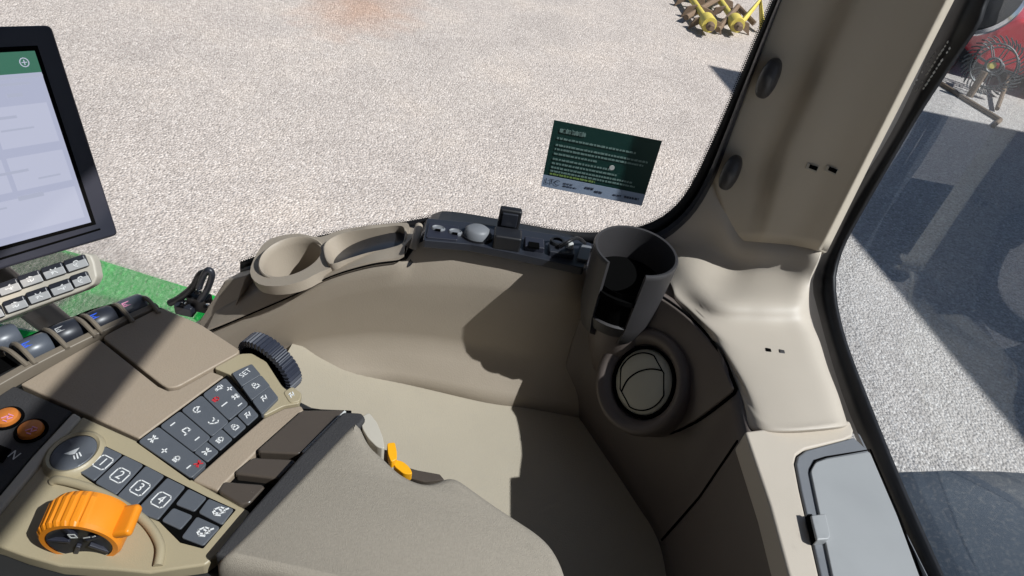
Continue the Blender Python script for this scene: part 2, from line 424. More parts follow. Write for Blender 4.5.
for p in tt.data.polygons: p.use_smooth = True
tt.data.set_sharp_from_angle(angle=math.radians(35))
cw = MB().lathe([(.0440, -.030), (.0465, -.014), (.0480, -.003), (.0470, .0012), (.0455, .0018), (.0428, -.001), (.0415, -.01), (.0345, -.092), (0, -.093)], cupc, CUP_N, 48)
cw.build('cup_well', M['trim'], ty, ang=60)
bn = MB(); k = len(bino)
lay = [(1.0, -.03), (1.0, -.003), (.985, 0), (.962, 0), (.945, -.004), (.88, -.042), (.0, -.043)]
for sc_, dz in lay: bn.v += [cen + (p - cen) * sc_ + tp.n * dz for p in bino]
for i in range(len(lay) - 1):
    for j in range(k): bn.f.append((i * k + j, i * k + (j + 1) % k, (i + 1) * k + (j + 1) % k, (i + 1) * k + j))
bn.build('bin_well', M['trim'], ty, ang=60)
seam('seam_gap', [p + V((0, -.0008, -.0012)) for p in fs] + [ft[-1] + V((.002, -.002, 0))], .0011, ty)
# end block at the front of the tray
blk = MB().prism([YY(205, 336, .70), YY(231, 322, .70), YY(240, 292, .715), YY(247, 275, .74), YY(224, 281, .745), YY(213, 303, .735), YY(198, 322, .72)], (0, -1, .4), .05)
blk.build('end_block', M['trim'], ty, bevel=.003)

# ================================================================== WINDOW LATCH
wlch = thing('window_latch', 'black metal latch arm with bright bolts at the front end of the tray', 'latch', R(-.4, .75, -.68))
def PY(L, Y): return [YY(x, y, Y) for x, y in L]
b = MB().tube(cat1(PY([(170, 303), (180, 298), (193, 287), (200, 275), (207, 272)], .76), 5), .006); b.build('arm', M['black'], wlch)
MB().tube(cat1(PY([(199, 288), (203, 277), (208, 270), (212, 275), (207, 290), (200, 300)], .75), 5), .005).build('hook', M['navy'], wlch)
MB().box(YY(200, 302, .765), (.035, .02, .03)).build('bracket', M['black'], wlch, bevel=.003)
MB().box(YY(186, 308, .755), (.03, .02, .02)).build('bracket', M['navy'], wlch, bevel=.003)
for x, y in [(184, 304), (198, 292), (207, 306)]:
    MB().lathe([(0, .006), (.0035, .006), (.0042, .003), (.0042, -.004), (0, -.004)], YY(x, y, .74), (.1, -1, .6), 12).build('bolt', M['chrome'], wlch)

# ================================================================== SOCKET STRIP
sp = thing('socket_strip', 'dark strip of power sockets and plugs set along the ledge under the window', 'socket strip', R(0, .75, -.55))
sA, sB, sC = YY(480, 244, .722), YY(480, 223, .775), YY(570, 263, .722)
spl = plane3(sA, sB, sC); spl.p = spl.p + spl.n * .006
plate('base_plate', spl, [(423, 240), (470, 244), (520, 254), (556, 262), (584, 268), (592, 243), (560, 235), (520, 229), (470, 222), (427, 218)], .012, M['navy'], sp, bevel=.002, r=.004)
plate('cover_strip', spl, [(426, 237), (458, 240), (459, 226), (429, 222)], .004, M['darkgrey'], sp, h=.002, r=.003)
ex, ey = (spl.at(520, 245) - spl.at(500, 242)).normalized(), None
ey = spl.n.cross(ex).normalized()
if ey.z < 0: ey = -ey
for x, y in [(438, 230), (455, 233.5)]:
    so = MB().lathe([(0, .003), (.006, .003), (.0075, .0045), (.009, .003), (.0095, -.001)], spl.at(x, y), spl.n, 24, ref=ex, squash=(1.05, .7)).build('socket', M['sillgrey'], sp)
    MB().box(spl.at(x, y, .0035), (.007, .003, .002), (ex, ey, spl.n)).build('slot', M['gap'], so)
MB().lathe([(0, .013), (.012, .0125), (.0165, .009), (.018, .002), (.019, -.002)], spl.at(477, 235.5), spl.n, 32, ref=ex, squash=(1, .85)).build('socket_cap', M['sillgrey'], sp)
MB().lathe([(.0185, .002), (.0205, .003), (.021, 0), (.0215, -.003)], spl.at(477, 236.5), spl.n, 32, ref=ex, squash=(1, .85)).build('cap_collar', M['black'], sp)
dk = MB(); dk.box(spl.at(507, 240, .008), (.036, .026, .024), (ex, ey, spl.n)); d_ = dk.build('power_socket', M['black'], sp, bevel=.003)
MB().box(YY(509.5, 219, .762), (.030, .012, .034), (ex, (V((0, 1, 0)) - ex * ex.y).normalized(), ex.cross((V((0, 1, 0)) - ex * ex.y).normalized()))).build('flap', M['black'], d_, bevel=.003)
MB().box(YY(509.5, 220, .755), (.021, .004, .020), (ex, (V((0, 1, 0)) - ex * ex.y).normalized(), ex.cross((V((0, 1, 0)) - ex * ex.y).normalized()))).build('flap_pad', M['navy'], d_, bevel=.001)
MB().box(YY(508, 232, .745), (.009, .004, .005)).build('hinge_clip', M['silver'], d_, bevel=.001)
fr = MB().box(spl.at(534, 245, .003), (.027, .024, .01), (ex, ey, spl.n)).build('data_socket', M['darkgrey'], sp, bevel=.002)
MB().box(spl.at(534, 245.5, .0085), (.014, .012, .003), (ex, ey, spl.n)).build('slot', M['gap'], fr)
fr = MB().box(spl.at(561, 251, .003), (.034, .024, .01), (ex, ey, spl.n)).build('round_socket', M['navy'], sp, bevel=.002)
MB().lathe([(.0065, .0125), (.0095, .0125), (.0105, .011), (.0105, .006)], spl.at(556, 248), spl.n, 24, ref=ex).build('socket_ring', M['black'], fr)
MB().lathe([(0, .015), (.0045, .0145), (.005, .012), (.005, .006)], spl.at(568, 252), spl.n, 16).build('socket_pin', M['silver'], fr)
MB().tube(cat1([spl.at(560, 247, .012), spl.at(568, 242, .022), spl.at(577, 238, .02), spl.at(585, 243, .004)], 5), .0025).build('cable', M['black'], fr)
plate('end_cap', spl, [(577, 258), (588, 260), (592, 246), (582, 244)], .01, M['sillgrey'], sp, h=.004, r=.003)

# ================================================================== CORNER PANEL + VENT
cp = thing('corner_panel', 'dark shaded corner panel holding the round air vent beneath the cup holder', 'trim panel', R(.2, .62, -.76))
top = [(.10, .742), (.148, .712), (.176, .677), (.197, .661), (.221, .635), (.2415, .6055), (.253, .572), (.2626, .531), (.2645, .473), (.27, .40), (.277, .3), (.282, .15), (.284, -.3)]
bot = [(.10, .695), (.125, .685), (.140, .669), (.158, .643), (.180, .610), (.203, .576), (.225, .542), (.245, .511), (.257, .475), (.264, .40), (.268, .3), (.272, .15), (.275, -.3)]
tc_ = cat1([R(x, y, -.502) for x, y in top], 6); bc_ = cat1([R(x, y, ZF - .004) for x, y in bot], 6)
rows = [[a.lerp(b, t) for a, b in zip(tc_, bc_)] for t in [i / 10 for i in range(11)]]
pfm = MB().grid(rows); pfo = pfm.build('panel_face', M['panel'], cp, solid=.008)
from mathutils.bvhtree import BVHTree
bvh = BVHTree.FromPolygons([tuple(v) for v in pfm.v], pfm.f)
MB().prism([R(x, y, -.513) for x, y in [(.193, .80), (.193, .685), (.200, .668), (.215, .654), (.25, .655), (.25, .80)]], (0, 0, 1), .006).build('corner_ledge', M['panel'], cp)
cpl = plane3(R(.197, .661, -.502), R(.253, .572, -.502), R(.190, .595, ZF))
def surf(px, py, h=0.):
    r = ray(px, py).normalized(); loc, no, _, _ = bvh.ray_cast(CAM, r)
    if loc is None: return cpl.at(px, py, h)
    if no.dot(r) > 0: no = -no
    return loc + no * h
ipx = [(651, 294), (664, 298), (693, 320), (718, 349), (735, 384), (736, 391), (730, 397), (697, 421), (664, 434), (635, 426), (614, 406), (604, 377), (607, 354), (622, 322), (643, 298)]
ip = px_smooth(ipx, 4)
seam('seam_gap', [surf(x, y, .001) for x, y in ip], .0022, cp, closed=True)
ic_ = (668, 370); mb = MB(); k = len(ip)
for s_, h in [(1, -.002), (1, .003), (.988, .0048), (.97, .005), (.8, .005), (.6, .005), (.4, .005), (.2, .005), (.02, .005)]:
    mb.v += [surf(ic_[0] + (x - ic_[0]) * s_, ic_[1] + (y - ic_[1]) * s_, h) for x, y in ip]
for i in range(8):
    for j in range(k): mb.f.append((i * k + j, i * k + (j + 1) % k, (i + 1) * k + (j + 1) % k, (i + 1) * k + j))
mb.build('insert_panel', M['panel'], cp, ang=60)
seam('panel_seam', [surf(738, 441, .0005), surf(700, 497, .0005), surf(662, 540, .0005)], .0014, cp)
va = (cpl.n + V((.05, -.04, .38))).normalized()
vc = surf(655, 378, .027)
av = bpy.data.objects.new('air_vent', None)
vr = MB().lathe([(.045, -.075), (.0670, -.07), (.0690, -.004), (.0665, .004), (.061, .0065), (.054, .003), (.0485, -.005), (.0470, -.013)], vc, va, 64)
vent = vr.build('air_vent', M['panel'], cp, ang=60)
MB().lathe([(.0465, -.013), (.0455, -.004), (.043, -.004), (.042, -.016)], vc, va, 64).build('vent_gap', M['gap'], vent)
MB().lathe([(0, -.001), (.02, -.0015), (.034, -.003), (.041, -.006), (.0425, -.009), (.0425, -.018)], vc, va, 64).build('vent_disc', mat('vent_olive', (.52, .50, .41), .45, .04, 30), vent, ang=70)
ref = V((0, 0, 1)); vu = va.cross(ref).normalized(); vw = vu.cross(va).normalized()
def vpt(a, b, h=-.0008): return vc + vu * a + vw * b + va * (h - .0030 * ((a * a + b * b) / .041 ** 2))
if vu.dot(CX) < 0: vu = -vu
sg = MB()
def arc(cx, cy, r, a0, a1, n=24): return [(cx + r * math.cos(math.radians(a0 + (a1 - a0) * i / n)), cy + r * math.sin(math.radians(a0 + (a1 - a0) * i / n))) for i in range(n + 1)]
rot = math.radians(62)
def vr_(a, b): return vpt(a * math.cos(rot) - b * math.sin(rot), a * math.sin(rot) + b * math.cos(rot))
bw = .026
sg.tube([vr_(*p) for p in arc(0, 0, .0365, 45, 135)] + [vr_(-.0335, .0), vr_(-.028, -.017)] + [vr_(*p) for p in arc(0, 0, .0365, 225, 315)] + [vr_(.0335, .0)], .0009, 6, True)
sg.tube(cat1([vr_(-.0325, -.004), vr_(-.018, .008), vr_(0, .0125), vr_(.018, .0105), vr_(.0325, .004)], 6), .0011, 6)
sg.build('louvre_gap', M['gap'], vent)

# ================================================================== CUP HOLDER
ch = thing('cup_holder', 'dark round bucket-shaped cup holder with an open front slot in the window corner', 'cup holder', R(.135, .667, -.6))
cc = R(.1390, .6843, -.4556)
fdir = V((-.26, -.966, 0)).normalized(); side = V((0, 0, 1)).cross(fdir)
a0, a1 = math.radians(27), math.radians(333)
pr = [(.020, -.135), (.042, -.118), (.0485, -.090), (.0505, -.05), (.0525, -.004), (.0530, 0), (.0515, .0025), (.0485, .002), (.0475, -.004), (.0455, -.05), (.042, -.085), (.03, -.105)]
bk = MB().lathe(pr, cc, (0, 0, 1), 60, a0, a1, ref=fdir)
m_ = 61; n_ = len(pr)
bk.f += [tuple(i * m_ for i in range(n_))[::-1], tuple(i * m_ + 60 for i in range(n_))]
bk.build('bucket_wall', M['bucket'], ch, ang=50)
MB().lathe([(0, -.100), (.038, -.092), (.044, -.085), (.048, -.087), (.040, -.108), (0, -.125)], cc, (0, 0, 1), 30, -a0 - .02, a0 + .02, ref=fdir).build('slot_base', M['bucket'], ch)
MB().prism([V((cc.x + .0495 * math.cos(q * .2618), cc.y + .0495 * math.sin(q * .2618), CAM.z - .4985)) for q in range(24)], (0, 0, 1), .006).build('bucket_shade', M['gap'], ch)  # black disc stands for the deep shade inside the bucket
MB().lathe([(.0448, -.036), (.0448, -.09), (.0425, -.09), (.0425, -.036), (.0448, -.036)], cc, (0, 0, 1), 24, -a0 - .1, a0 + .1, ref=fdir).build('slot_shade', M['gap'], ch)  # black liner painted in for the darkness behind the slot

fa, fb_ = cc + V((.004, .004, -.080)), cc + V((.028, .012, -.200))
MB().tube([fa, fa.lerp(fb_, .35), fa.lerp(fb_, .7), fb_], [.044, .043, .041, .034], 28).build('shadow_stem', M['panel'], ch)  # column added to carry the bucket's shadow down the wall

# ================================================================== PILLAR
pi = thing('corner_pillar', 'beige plastic covered cab pillar between the side window and the rear window', 'pillar', R(.3, .75, -.45))
def col(L, Y=None, X=None):
    return [(YY(x, y, Y[i] if isinstance(Y, list) else Y) if X is None else XX(x, y, X)) for i, (x, y) in enumerate(L)]
cols = [col([(785, -15), (712, 181), (734, 240)], [.806, .804, .778]),
        col([(812, -15), (745, 165), (741, 240.5)], [.796, .794, .770]),
        col([(838, -15), (764, 165), (747, 241)], [.790, .789, .764]),
        col([(850, -15), (778, 150), (754, 241.5)], [.784, .782, .758]),
        col([(862, -15), (787, 150), (763, 242)], [.766, .764, .750]),
        col([(876, -15), (801, 152), (774, 243)], [.757, .755, .745]),
        col([(910, -15), (832, 160), (794, 245)], [.743, .741, .736]),
        col([(944, -15), (855, 165), (813, 248)], [.727, .725, .718]),
        col([(955, -15), (866, 160), (821, 250)], [.7215, .7195, .712]),
        col([(962, -15), (872, 161), (827, 252)], [.735, .733, .727])]
cols = [[c[0] + (c[0] - c[1]) * 1.0] + c for c in cols]
def lin(c):
    out = []
    for a, b in zip(c[:-1], c[1:]): out += [a.lerp(b, t / 8) for t in range(8)]
    return out + [c[-1]]
cl = [lin(c) for c in cols]
prow = [cat1([c[i] for c in cl], 5) for i in range(len(cl[0]))]
pgm = MB().grid(prow); pbv = BVHTree.FromPolygons([tuple(v) for v in pgm.v], pgm.f)
pgm.build('pillar_cover', M['pillar'], pi, solid=.008, ang=70)
# lower rolled end of the cover
endr = [c[-1] for c in cols[2:]]
MB().grid([resample(cat1(endr, 6), 30), [p + V((.002, .012, -.012)) for p in resample(cat1(endr, 6), 30)]]).build('cover_end', M['pillar'], pi, solid=.004)
MB().prism([R(x, y, -.34) for x, y in [(.285, .805), (.318, .778), (.342, .752), (.37, .748), (.39, .80)]], (0, 0, 1), .122).build('leak_block', M['gap'], pi)  # hidden plug added to stop sun leaking between cover and foot
def hook(px, py, L=.046):
    c = YY(px, py, .785); ax = (YY(px + 6, py - 14, .785) - YY(px - 6, py + 14, .785)).normalized()
    out = V((-.35, -.93, 0)); out = (out - ax * out.dot(ax)).normalized(); sd = ax.cross(out)
    mb = MB(); n = 20; m = 16
    base = []
    for i in range(m + 1):
        th = math.pi * i / m
        r = math.sin(th) ** .75
        for j in range(n):
            q = 2 * math.pi * j / n
            sx = abs(math.cos(q)) ** .8 * (1 if math.cos(q) > 0 else -1); sy = abs(math.sin(q)) ** .8 * (1 if math.sin(q) > 0 else -1)
            mb.v.append(c + ax * (-math.cos(th) * L / 2) + sd * (sx * r * .011) + out * (sy * r * .018 + .004 * r))
    for i in range(m):
        for j in range(n): mb.f.append((i * n + j, i * n + (j + 1) % n, (i + 1) * n + (j + 1) % n, (i + 1) * n + j))
    mb.build('coat_hook', M['knob'], pi)
hook(769, 78); hook(731, 172)
for x, y in [(812, 167.5), (831.5, 170)]:
    r_ = ray(x, y).normalized(); o, n0, _, _ = pbv.ray_cast(CAM, r_)
    if n0.dot(r_) > 0: n0 = -n0
    z0 = (V((0, 0, 1)) - n0 * n0.z).normalized(); x0 = z0.cross(n0).normalized()
    if x0.x < 0: x0 = -x0
    fr = MB().box(o, (.0135, .003, .0075), (x0, n0, z0)).build('slot_frame', M['cream'], pi, bevel=.0006)
    MB().box(o + n0 * .0013 + x0 * .0014 + z0 * .0012, (.0095, .0012, .0048), (x0, n0, z0)).build('slot_hole', M['gap'], fr)

# pillar foot
pf = thing('pillar_foot', 'sunlit pale beige flared trim at the foot of the corner pillar', 'trim', R(.3, .6, -.5))
Zq = lambda L: [ZZ(x, y, z) for x, y, z in L]
G = [
 [YY(694, 180, .809), YY(722, 180, .809), YY(742, 208, .803), YY(766, 216, .792), YY(794, 224, .775), YY(812, 230, .76), YY(822, 236, .75)],
 [YY(680, 210, .808), YY(716, 215, .79), YY(738, 243, .767), YY(763, 246, .747), YY(793, 249, .733), YY(812, 252, .718), YY(821, 255, .713)],
 [YY(662, 238, .806), YY(700, 248, .785), YY(729, 268, .748), YY(757, 272, .726), YY(785, 275, .711), YY(802, 277, .700), YY(811, 278, .696)],
 [YY(658, 258, .80)] + Zq([(686, 273, -.495), (717, 298, -.476), (755, 301, -.466), (783, 303, -.461), (801, 303, -.459), (809, 303, -.467)]),
 Zq([(672, 286, -.503), (679, 292, -.498), (711, 316, -.488), (753, 322, -.480), (783, 323, -.475), (803, 322, -.472), (812, 322, -.482)]),
 Zq([(676, 301, -.503), (684, 305, -.498), (715, 330, -.490), (757, 342, -.483), (789, 343, -.478), (811, 342, -.476), (820, 342, -.486)]),
 Zq([(693, 318, -.503), (701, 322, -.498), (729, 350, -.491), (765, 368, -.484), (797, 369, -.479), (820, 368, -.478), (828, 368, -.488)]),
 Zq([(724, 360, -.503), (730, 363, -.498), (747, 386, -.491), (775, 398, -.485), (806, 397, -.480), (830, 395, -.479), (838, 394, -.489)]),
 Zq([(737, 386, -.503), (742, 389, -.498), (758, 412, -.491), (783, 422, -.486), (814, 420, -.481), (837, 417, -.480), (845, 416, -.490)]),
 Zq([(744, 405, -.503), (747, 409, -.498), (762, 424, -.491), (785, 429, -.486), (815, 427, -.481), (839, 424, -.480), (847, 422, -.490)]),
 Zq([(746.5, 420, -.506), (749.5, 428, -.503), (763, 432, -.496), (786, 432.5, -.491), (816, 430.5, -.486), (841, 427.5, -.485), (849, 424, -.494)]),
 Zq([(747, 424, -.514), (750, 431, -.514), (763, 433.5, -.512), (786, 434, -.512), (817, 432, -.512), (842, 429, -.512), (849, 426, -.512)]),
]
rows = [cat1(r, 5) for r in G]
colsG = [cat1([r[j] for r in rows], 5) for j in range(len(rows[0]))]
fgm = MB().grid([[c[i] for c in colsG] for i in range(len(colsG[0]))]); fbv = BVHTree.FromPolygons([tuple(v) for v in fgm.v], fgm.f)
fgm.build('foot_cover', M['trim_light'], pf, solid=.006, ang=70)
for x, y, m in [(768.5, 350, 'gap'), (782, 351.5, 'knob')]:
    o, n0, _, _ = fbv.ray_cast(CAM, ray(x, y).normalized())
    MB().box(o, (.0062, .0055, .0012)).build('clip_hole', M[m], pf, bevel=.0008)

# ================================================================== REAR SILL + STORAGE BOX
Zs = -.478
spn = Pl(R(0, 0, Zs), (0, 0, 1))
rs = thing('rear_sill_trim', 'pale beige sill trim strip below the rear window, left of the storage lid', 'trim', R(.29, .4, -.5))
pts = [(745, 431), (800, 424), (850, 420), (854, 430), (853, 436), (845, 440), (806, 449), (797, 455), (795, 464), (800, 490), (823, 590), (838, 660), (815, 660), (793, 590), (770, 505)]
MB().prism(spn.pts(pts, -.015), (0, 0, 1), .03).build('sill_strip', M['trim_light'], rs, bevel=.003, seg=3)
sb = thing('storage_box', 'grey storage box with a pale lid set in the sill below the rear window', 'storage box', R(.34, .35, -.5))
fo = [(854, 437), (806, 450), (798, 456), (796, 464), (801, 490), (824, 590), (840, 660), (985, 660), (936, 590), (905, 528), (868, 450)]
MB().prism(spn.pts(fo, -.013), (0, 0, 1), .035).build('box_frame', M['sillgrey'], sb, bevel=.002)
lo = [(870, 450), (826, 457.5), (815, 461), (810, 470), (819, 513), (833, 580), (850, 660), (960, 660), (922, 580), (898, 515)]
seam('lid_gap', [p + V((0, 0, .0006)) for p in spn.pts(px_smooth(lo, 1), -.013)], .0011, sb, closed=True)
lidp = rounded(spn.pts(lo, -.010), .004)
lidc = sum(lidp, V()) / len(lidp)
lid = MB().prism([lidc + (p - lidc) * .985 for p in lidp], (0, 0, 1), .012).build('lid', M['lid'], sb, bevel=.0025, seg=3)
lt = MB().prism(spn.pts([(811, 515), (826, 513), (831, 535), (829, 539), (817, 540)], -.004), (0, 0, 1), .01).build('latch', M['lid'], lid, bevel=.0015)
MB().prism(spn.pts([(808, 514), (812, 514), (819, 540), (815, 541)], -.0065), (0, 0, 1), .006).build('latch_gap', M['gap'], lid)

# ================================================================== REAR WINDOW
rw = thing('rear_window', 'dusty rear window pane with painted bluish sky haze in a black rubber frame right of the pillar', 'window', R(.37, .4, -.47))
xp = Pl(R(.358, 0, 0), (-1, 0, 0))
fL = [(1030, -140), (957, -12), (898, 120), (846, 206), (829, 244), (819, 262), (813, 280), (815, 300), (852, 420), (934, 590), (968, 660)]
fLs = cat1([V((x, y, 0)) for x, y in fL], 6, False)
innr = [(q.x, q.y) for q in fLs]
sL = [(1026, -140), (953, -12), (894, 118), (842, 204), (822, 246), (806, 266), (803, 284), (811, 318), (845, 424), (858, 440), (930, 600), (960, 660)]
sLs = [(q.x, q.y) for q in resample(cat1([V((x, y, 0)) for x, y in sL], 6), 70)]
mid = [(q.x, q.y) for q in resample(fLs, 70)]
outL = [(1060, -140), (989, -12), (977, 20), (953, 56), (921, 105), (893, 152), (851, 225), (836, 258), (832, 288), (842, 338), (872, 418), (906, 500), (947, 590), (978, 660)]
outs = [(q.x, q.y) for q in resample(cat1([V((x, y, 0)) for x, y in outL], 6), 70)]
mb = MB()
mb.grid([[XX(x, y, .398) for x, y in sLs], [XX(x + .5, y, .394) for x, y in sLs], [XX(x, y, .394) for x, y in mid], [XX(x, y, .400) for x, y in mid], ])
mb.build('frame_strip', M['sillgrey'], rw, solid=.004)
mb = MB(); mb.grid([[XX(x, y, .406) for x, y in mid], [XX(x, y, .410) for x, y in outs]])
mb.build('seal', M['seal'], rw, solid=.006)
pane = MB().box(R(.418, .13, .02), (.004, 1.46, 1.20)).build('pane', M['rearglass'], rw, smooth=False)
dots = MB()
for rr_, off, st in ((.0009, 1.6, 1), (.0006, 3.0, 1)):
    o2 = resample([V((x, y, 0)) for x, y in outs], 230)
    for i, (a, b) in enumerate(zip(o2[:-1], o2[1:])):
        t = (b - a).normalized(); nx = V((-t.y, t.x, 0));
        if nx.x < 0: nx = -nx
        q = a.lerp(b, .5 if (off in (2.0, 6.2)) else 0) + nx * (off - .6)
        c = XX(q.x, q.y, .415)
        dots.prism([c + V((0, math.cos(k * math.pi / 3), math.sin(k * math.pi / 3))) * rr_ for k in range(6)], (-1, 0, 0), .0006)
dots.build('frit_dots', M['seal'], rw, smooth=False)
mk = MB()
for ln in range(3):
    for i in range(13):
        if random.random() < .2: continue
        c = XX(912 + ln * 4.5 + i * 2.6, 88 - i * 4.0 + ln * 2.2, .404)
        if i > 9 and ln == 0: continue
        mk.box(c, (.0006, random.choice([.0022, .0035, .0045]), random.choice([.0018, .0025])), (V((1, 0, 0)), V((0, -.5, .85)), V((0, .85, .5))))
mk.build('glass_stamp', M['silver'], rw, smooth=False)
for x, y in [(845, 199), (865, 171)]:
    MB().box(XX(x, y, .396), (.006, .006, .012)).build('seal_clip', M['silver'] if x < 850 else M['black'], rw, bevel=.001)

# ================================================================== SIDE WINDOW
wn = thing('side_window', 'large clear side window with a rounded black rubber seal facing the gravel', 'window', R(-.1, .8, -.54))
oL = [(240, 262), (320, 236), (405, 222), (440, 217), (500, 221), (560, 231), (600, 233), (640, 227), (668, 213), (690, 187), (715, 136), (745, 66), (773, 0), (835, -140)]
iL = [(240, 275), (320, 250), (405, 236), (440, 232), (500, 239), (560, 250), (620, 252), (660, 242), (692, 216), (713, 182), (727, 146), (746, 94), (782, 0), (838, -140)]
o_ = [(q.x, q.y) for q in resample(cat1([V((x, y, 0)) for x, y in oL], 6), 80)]
i_ = [(q.x, q.y) for q in resample(cat1([V((x, y, 0)) for x, y in iL], 6), 80)]
md_ = [((a[0] * .45 + b[0] * .55), (a[1] * .45 + b[1] * .55)) for a, b in zip(o_, i_)]
mb = MB(); mb.grid([[YY(x, y, .808) for x, y in o_], [YY(x, y, .804) for x, y in md_]]); mb.build('seal', M['seal'], wn, solid=.004)
mb = MB(); mb.grid([[YY(x, y, .803) for x, y in md_], [YY(x, y, .796) for x, y in md_], [YY(x * .5 + a * .5, y * .5 + b * .5, .792) for (x, y), (a, b) in zip(md_, i_)], [YY(x, y, .797) for x, y in i_], [YY(x, y, .808) for x, y in i_]])
mb.build('rubber_lip', M['navy'], wn, solid=.003, ang=60)
MB().box(R(-.33, .8145, -.41), (1.24, .004, 1.18)).build('pane', M['glass'], wn, smooth=False)
dots = MB()
for rr_, off in ((.0011, 1.2), (.0009, 2.6), (.0005, 3.8)):
    o2 = resample([V((x, y, 0)) for x, y in o_], 330)
    for i, (a, b) in enumerate(zip(o2[:-1], o2[1:])):
        t = (b - a).normalized(); nx = V((t.y, -t.x, 0))
        q = a.lerp(b, .5 if off != 2.6 else 0) + nx * (off - 1.0)
        c = YY(q.x, q.y, .8115)
        dots.prism([c + V((math.cos(k * math.pi / 3), 0, math.sin(k * math.pi / 3))) * rr_ for k in range(6)], (0, -1, 0), .0006)
dots.build('frit_dots', M['seal'], wn, smooth=False)

# sticker on the side window
SY = .8105
st = thing('window_sticker', 'dark green information sticker with a grey bottom strip stuck on the side window', 'sticker', YY(600, 200, SY))
sp4 = [YY(558, 121, SY), YY(666, 142, SY), YY(642, 206, SY), YY(541, 186, SY)]
xd = (sp4[1] - sp4[0]).normalized(); nz = V((0, -1, 0)); yd = (sp4[0] - sp4[3]); yd = (yd - nz * yd.dot(nz)); Ht = yd.length; Wd = (sp4[1] - sp4[0]).length; yd.normalize()
yd = (yd - xd * yd.dot(xd)).normalized()
O = sp4[3]
def sq(u, v, h=.0004): return O + xd * (u * Wd) + yd * (v * Ht) + nz * h
MB().prism([sq(0, 0, 0), sq(1, 0, 0), sq(1, 1, 0), sq(0, 1, 0)], nz, .0006).build('sheet', M['stickgreen'], st, smooth=False)
MB().prism([sq(0, 0), sq(1, 0), sq(1, .185), sq(0, .185)], nz, .0003).build('bottom_strip', M['stickblue'], st, smooth=False)
def words(mb, u0, u1, v, hgt, h=.0009):
    u = u0
    while u < u1:
        w = random.uniform(.012, .035); w = min(w, u1 - u)
        x = u
        while x < u + w:
            lw = .0042
            dv = random.uniform(-.3, .3) * hgt
            mb.prism([sq(x, v - hgt / 2, h), sq(x + lw, v - hgt / 2, h), sq(x + lw, v + hgt / 2 + dv * .5, h), sq(x, v + hgt / 2 + dv * .5, h)], nz, .0002)
            x += lw * 1.45
        u += w + .010
tx = MB(); words(tx, .07, .32, .88, .045); words(tx, .08, .30, .88, .06)
for v, u1 in [(.765, .80), (.70, .0), (.665, .93), (.605, .90), (.535, .47), (.455, .62), (.39, .68), (.325, .84), (.27, .88)]:
    if u1: words(tx, .06, u1, v, .026)
tx.build('print_lines', M['stickprint'], st, smooth=False)
tx = MB(); words(tx, .06, .50, .225, .026); tx.build('olive_print', M['stickolive'], st, smooth=False)
tx = MB(); text_mb(tx, 'LTC', sq(.10, .10, .0009), xd, yd, nz, .0115); words(tx, .21, .30, .115, .018); words(tx, .21, .34, .075, .018)
words(tx, .42, .50, .115, .032); words(tx, .52, .60, .085, .032); words(tx, .70, .78, .09, .022); words(tx, .81, .95, .09, .035)
tx.build('dark_print', M['stickdark'], st, smooth=False)
bd = MB(); bd.lathe([(0, .0006), (.0035, .0006), (.0035, 0)], sq(.622, .49), nz, 20); bd.build('round_badge', M['silver'], st)

# ================================================================== ARMREST CONSOLE
cs = thing('armrest_console', 'tan control console covered with grey buttons, paddles and an orange wheel', 'control console', R(-.25, .35, -.58))
Z0 = -.47
cpn = Pl(R(0, 0, Z0), (0, 0, 1))
rl = lambda a, b: (cpn.at(*b) - cpn.at(*a)).normalized()
up = V((0, 0, 1))
bodyp = [(-90, 420), (0, 372), (50, 346), (100, 325), (150, 304), (162, 306), (202, 324), (244, 351), (266, 360), (283, 384), (298, 399), (312, 406), (350, 412), (330, 440), (262, 500), (240, 560), (240, 640), (-90, 640)]
MB().prism(cpn.pts(bodyp, -.0125), up, .13).build('console_body', M['post'], cs, bevel=.004)  # black and run past the near edge, standing for the shadow there
plate('front_cover', cpn, [(20, 384), (58, 362), (99, 339), (158, 386), (168, 390.5), (178, 389), (211, 371), (224, 376), (139, 438.5), (82, 412.5)], .013, M['console'], cs, bevel=.0015, seg=3)
plate('cover_lid', cpn, [(101, 337), (130, 322), (160, 307), (200, 323.5), (242, 351), (178, 386.5), (168, 388), (161, 384)], .013, M['console'], cs, h=.0006, bevel=.0015, r=.006, seg=3)
plate('rear_cover', cpn, [(82, 416), (139, 441.5), (190, 478), (250, 511), (246, 522), (222, 552), (205, 565), (176, 569), (150, 573), (118, 570), (60, 566), (24, 556), (0, 547), (-26, 540), (0, 513), (40, 465), (79, 420)], .013, M['console_tan'], cs, h=.0002, bevel=.002, seg=3)
plate('edge_strip', cpn, [(73, 412), (81, 416.5), (40, 463), (0, 511), (-40, 556), (-52, 548), (-8, 504), (32, 456)], .010, M['cream'], cs, h=.003, bevel=.002, seg=3)
plate('side_plate', cpn, [(-70, 440), (14, 385.5), (72, 411), (30, 458), (-10, 504), (-60, 556)], .012, M['charcoal'], cs, h=-.001, bevel=.0015)
